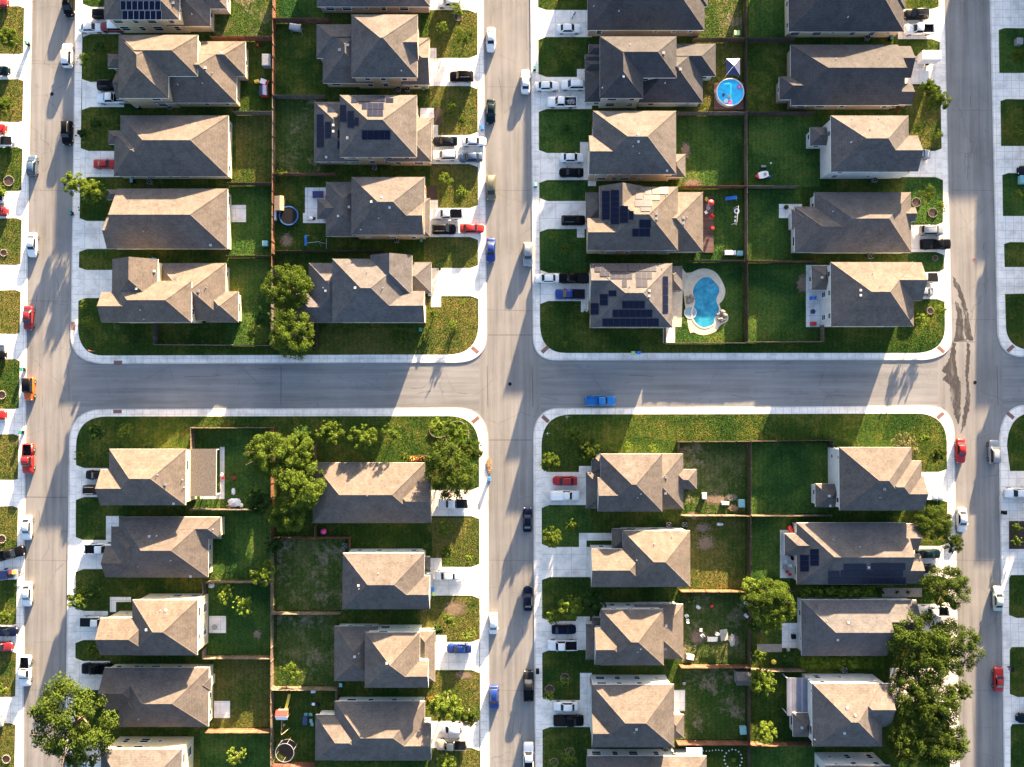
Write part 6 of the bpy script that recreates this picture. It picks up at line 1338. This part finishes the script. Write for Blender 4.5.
# air conditioning units beside the houses
for x,y,lb in [(399,90.5,'left of two condensers under the shingled garage roof'),(408,90.5,'right of two condensers under the shingled garage roof'),(873,181,'condenser under the pale walled two-storey house'),(397,241,'condenser in the dark gap beside the blue trampoline house'),(375,168.5,'condenser below the many-panelled solar roof'),(171,108,'condenser under the stepped two-storey roof'),(151,183,'condenser under the half shadowed roof'),(866,39,'condenser under the cut dark roof'),(869,257,'condenser under the low grey roof'),(668,524,'condenser at the back corner below the small back gable'),(684,524,'white unit right of the fence gate below the small back gable'),(843,669,'condenser in front of the tall pale wall'),(665,748,'condenser between the two lowest west roofs, lower right block'),(346,545,'pale unit at the corner of the orange fence pen')]:
    t = prop('air_conditioner',x,y,lb if len(lb.split())<17 else lb[:60],'air conditioner',[('casing',MB().box(-.42,-.42,.05,.42,.42,.85),'grey'),('grille',MB().ring(0,0,.85,.88,.12,.38,18),'black'),('fan',MB().box(-.3,-.04,.852,.3,.04,.866).box(-.04,-.3,.852,.04,.3,.866),'steel')],0,'air conditioners')
# front garden bits
prop('bicycle',573.5,16.5,'small black bicycle above the white sedan on the topmost drive of the middle street','bicycle',[('frame',MB().tube((-.5,0,.33),(.0,0,.75),.03).tube((.0,0,.75),(.5,0,.33),.03).tube((-.1,0,.3),(.0,0,.75),.03).tube((.42,-.25,.95),(.42,.25,.95),.025).tube((.5,0,.33),(.42,0,.95),.025),'black'),('wheel',MB().tube((-.5,-.03,.33),(-.5,.03,.33),.33,n=16),'tyre'),('wheel',MB().tube((.5,-.03,.33),(.5,.03,.33),.33,n=16),'tyre'),('saddle',MB().ball((-.05,0,.85),.14,.07,.05,8,4),'black')],60,None,ZD)
prop('sign_post',95,351,'grey and red sign board beside the corner pavement, upper left block','sign',[('board',MB().box(-.3,-.05,1.0,.3,.0,2.0),'grey'),('face',MB().box(-.25,.0,1.1,.25,.02,1.9),'red'),('post',MB().tube((0,-.02,0),(0,-.02,1.0),.04),'steel')],-20)
def streetlamp(px,py,label,rz):
    t = thing('street_lamp',label,'street lamp',at(px,py,ZS),rad(rz),'street lamps')
    MB().tube((0,0,0),(0,0,6.2),.07,.05,8).build('pole', M['steel'], t); MB().tube((0,0,6.15),(1.1,0,6.4),.04,.035).build('arm', M['steel'], t); MB().loft([[(1.0,-.07,6.36),(1.0,.07,6.36),(1.0,.07,6.44),(1.0,-.07,6.44)],[(1.6,-.11,6.37),(1.6,.11,6.37),(1.6,.09,6.43),(1.6,-.09,6.43)]]).build('lamp_head', M['grey'], t)
streetlamp(923.5,412,'slender street lamp at the kerb left of the right street',90)
for px,py,lb in [(547,433,'white corner sign post at the middle crossing'),(566,416.5,'white post stub at the cross street pavement')]:
    prop('sign_post',px,py,lb,'sign',[('post',MB().tube((0,0,0),(0,0,2.3),.035),'steel'),('blade',MB().box(-.38,-.015,2.1,.38,.015,2.28),'whitep'),('blade',MB().box(-.015,-.38,2.3,.015,.38,2.48),'whitep')],10,'corner sign posts')
# rubbish in the white pickup's bed
heap(571,101.5,46,.8,.55,'steel','tangle of scrap in the white pickup bed','scrap_heap','scrap heap',.86)
# enclosed cargo trailers parked on drives
def trailer(px,py,L_,label,rz=0):
    t = prop('cargo_trailer',px,py,label,'trailer',[('body',MB().loft([[(x,-.95*w_,.5),(x,.95*w_,.5),(x,.95*w_,2.2),(x,.85*w_,2.32),(x,-.85*w_,2.32),(x,-.95*w_,2.2)] for x,w_ in((-L_/2,1),(L_/2-.3,1),(L_/2,.9))]),'whitep'),('hitch',MB().tube((L_/2,.5,.5),(L_/2+.9,0,.45),.05).tube((L_/2,-.5,.5),(L_/2+.9,0,.45),.05),'black'),('rear_door',MB().box(-L_/2-.03,-.85,.6,-L_/2-.005,.85,2.1),'steel')]+[('wheel',MB().tube((-.2,s_*.98-.1,.34),(-.2,s_*.98+.1,.34),.34,n=14),'tyre') for s_ in(-1,1)],rz,None,ZD)
trailer(925,60.5,3.7,'white boxy trailer in the second east drive, upper right block',180)
# flatbed trailer with goods
prop('flatbed_trailer',9,574,'flat trailer loaded with a blue tarp and goods at the left edge','trailer',[('bed',MB().box(-2.4,-1.0,.5,2.2,1.0,.62),'steel'),('load',MB().box(-2.2,-.85,.62,.2,.8,.95),'navy'),('crate',MB().box(.5,-.6,.62,1.2,.1,1.1),'black'),('crate',MB().box(1.3,.1,.62,1.9,.7,.95),'yellow'),('crate',MB().box(.7,.3,.62,1.1,.8,.9),'red'),('hitch',MB().tube((2.2,.5,.55),(3.2,0,.45),.05).tube((2.2,-.5,.55),(3.2,0,.45),.05),'black')]+[('wheel',MB().tube((-.3,s_*1.12-.09,.33),(-.3,s_*1.12+.09,.33),.33,n=14),'tyre') for s_ in(-1,1)],4,None,ZD)
# ---------------------------------------------------------------- labels that would still be alike: tell them apart by place
from collections import defaultdict
dd = defaultdict(list)
for o in REG: dd[o['label']].append(o)
for lab, os_ in dd.items():
    if len(os_) < 2: continue
    xs = [o.location.x for o in os_]; ys = [o.location.y for o in os_]
    hor = max(xs)-min(xs) > max(ys)-min(ys)
    os_.sort(key=(lambda o: o.location.x) if hor else (lambda o: -o.location.y))
    names = (['left','right'] if hor else ['upper','lower']) if len(os_)==2 else ['%s from the %s' % (n, 'left' if hor else 'top') for n in ['first','second','third','fourth','fifth','sixth','seventh','eighth']]
    for o, n in zip(os_, names): o['label'] = (n+' '+lab) if len(os_)==2 else (lab+', '+n)
for o in REG:
    w = o['label'].split()
    if len(w) > 16: o['label'] = ' '.join(w[:16]).rstrip(',')
# ---------------------------------------------------------------- camera, sun, sky
cam = bpy.data.cameras.new('camera'); cam.sensor_width = 36; cam.sensor_fit = 'HORIZONTAL'; cam.lens = FPX*36/1024
cam.clip_start = 1; cam.clip_end = 6000
co = bpy.data.objects.new('camera', cam); COL.objects.link(co); co.location = (0,0,CAMZ); co.rotation_euler = (PITCH,0,0); sc.camera = co
EL = rad(SUN_EL); AZ = math.atan2(.36,1.0)            # azimuth from the top of the picture towards the right
sd = bpy.data.lights.new('sun','SUN'); sd.energy = SUN_E; sd.angle = rad(.5); sd.color = (1.0,.735,.455)
so = bpy.data.objects.new('sun', sd); COL.objects.link(so); so.location = (60,160,60)
dirv = Vector((math.sin(AZ)*math.cos(EL), math.cos(AZ)*math.cos(EL), math.sin(EL)))
so.rotation_euler = dirv.to_track_quat('Z','Y').to_euler()
wd = bpy.data.worlds.new('World'); sc.world = wd; wd.use_nodes = True
nt = wd.node_tree; bg = nt.nodes['Background']; sky = nt.nodes.new('ShaderNodeTexSky'); sky.sky_type = 'NISHITA'; sky.sun_disc = False
sky.sun_elevation = EL; sky.sun_rotation = AZ; sky.ozone_density = 1.0; sky.dust_density = 2.0; sky.air_density = .65
nt.links.new(sky.outputs[0], bg.inputs[0]); bg.inputs[1].default_value = SKY_S
vs = sc.view_settings; vs.view_transform = 'Standard'; vs.look = 'None'; vs.gamma = 1; vs.use_curve_mapping = False; vs.exposure = EXPO
sc.cycles.max_bounces = 6; sc.cycles.diffuse_bounces = 3; sc.cycles.glossy_bounces = 2; sc.cycles.transparent_max_bounces = 4
sc.cycles.use_denoising = True
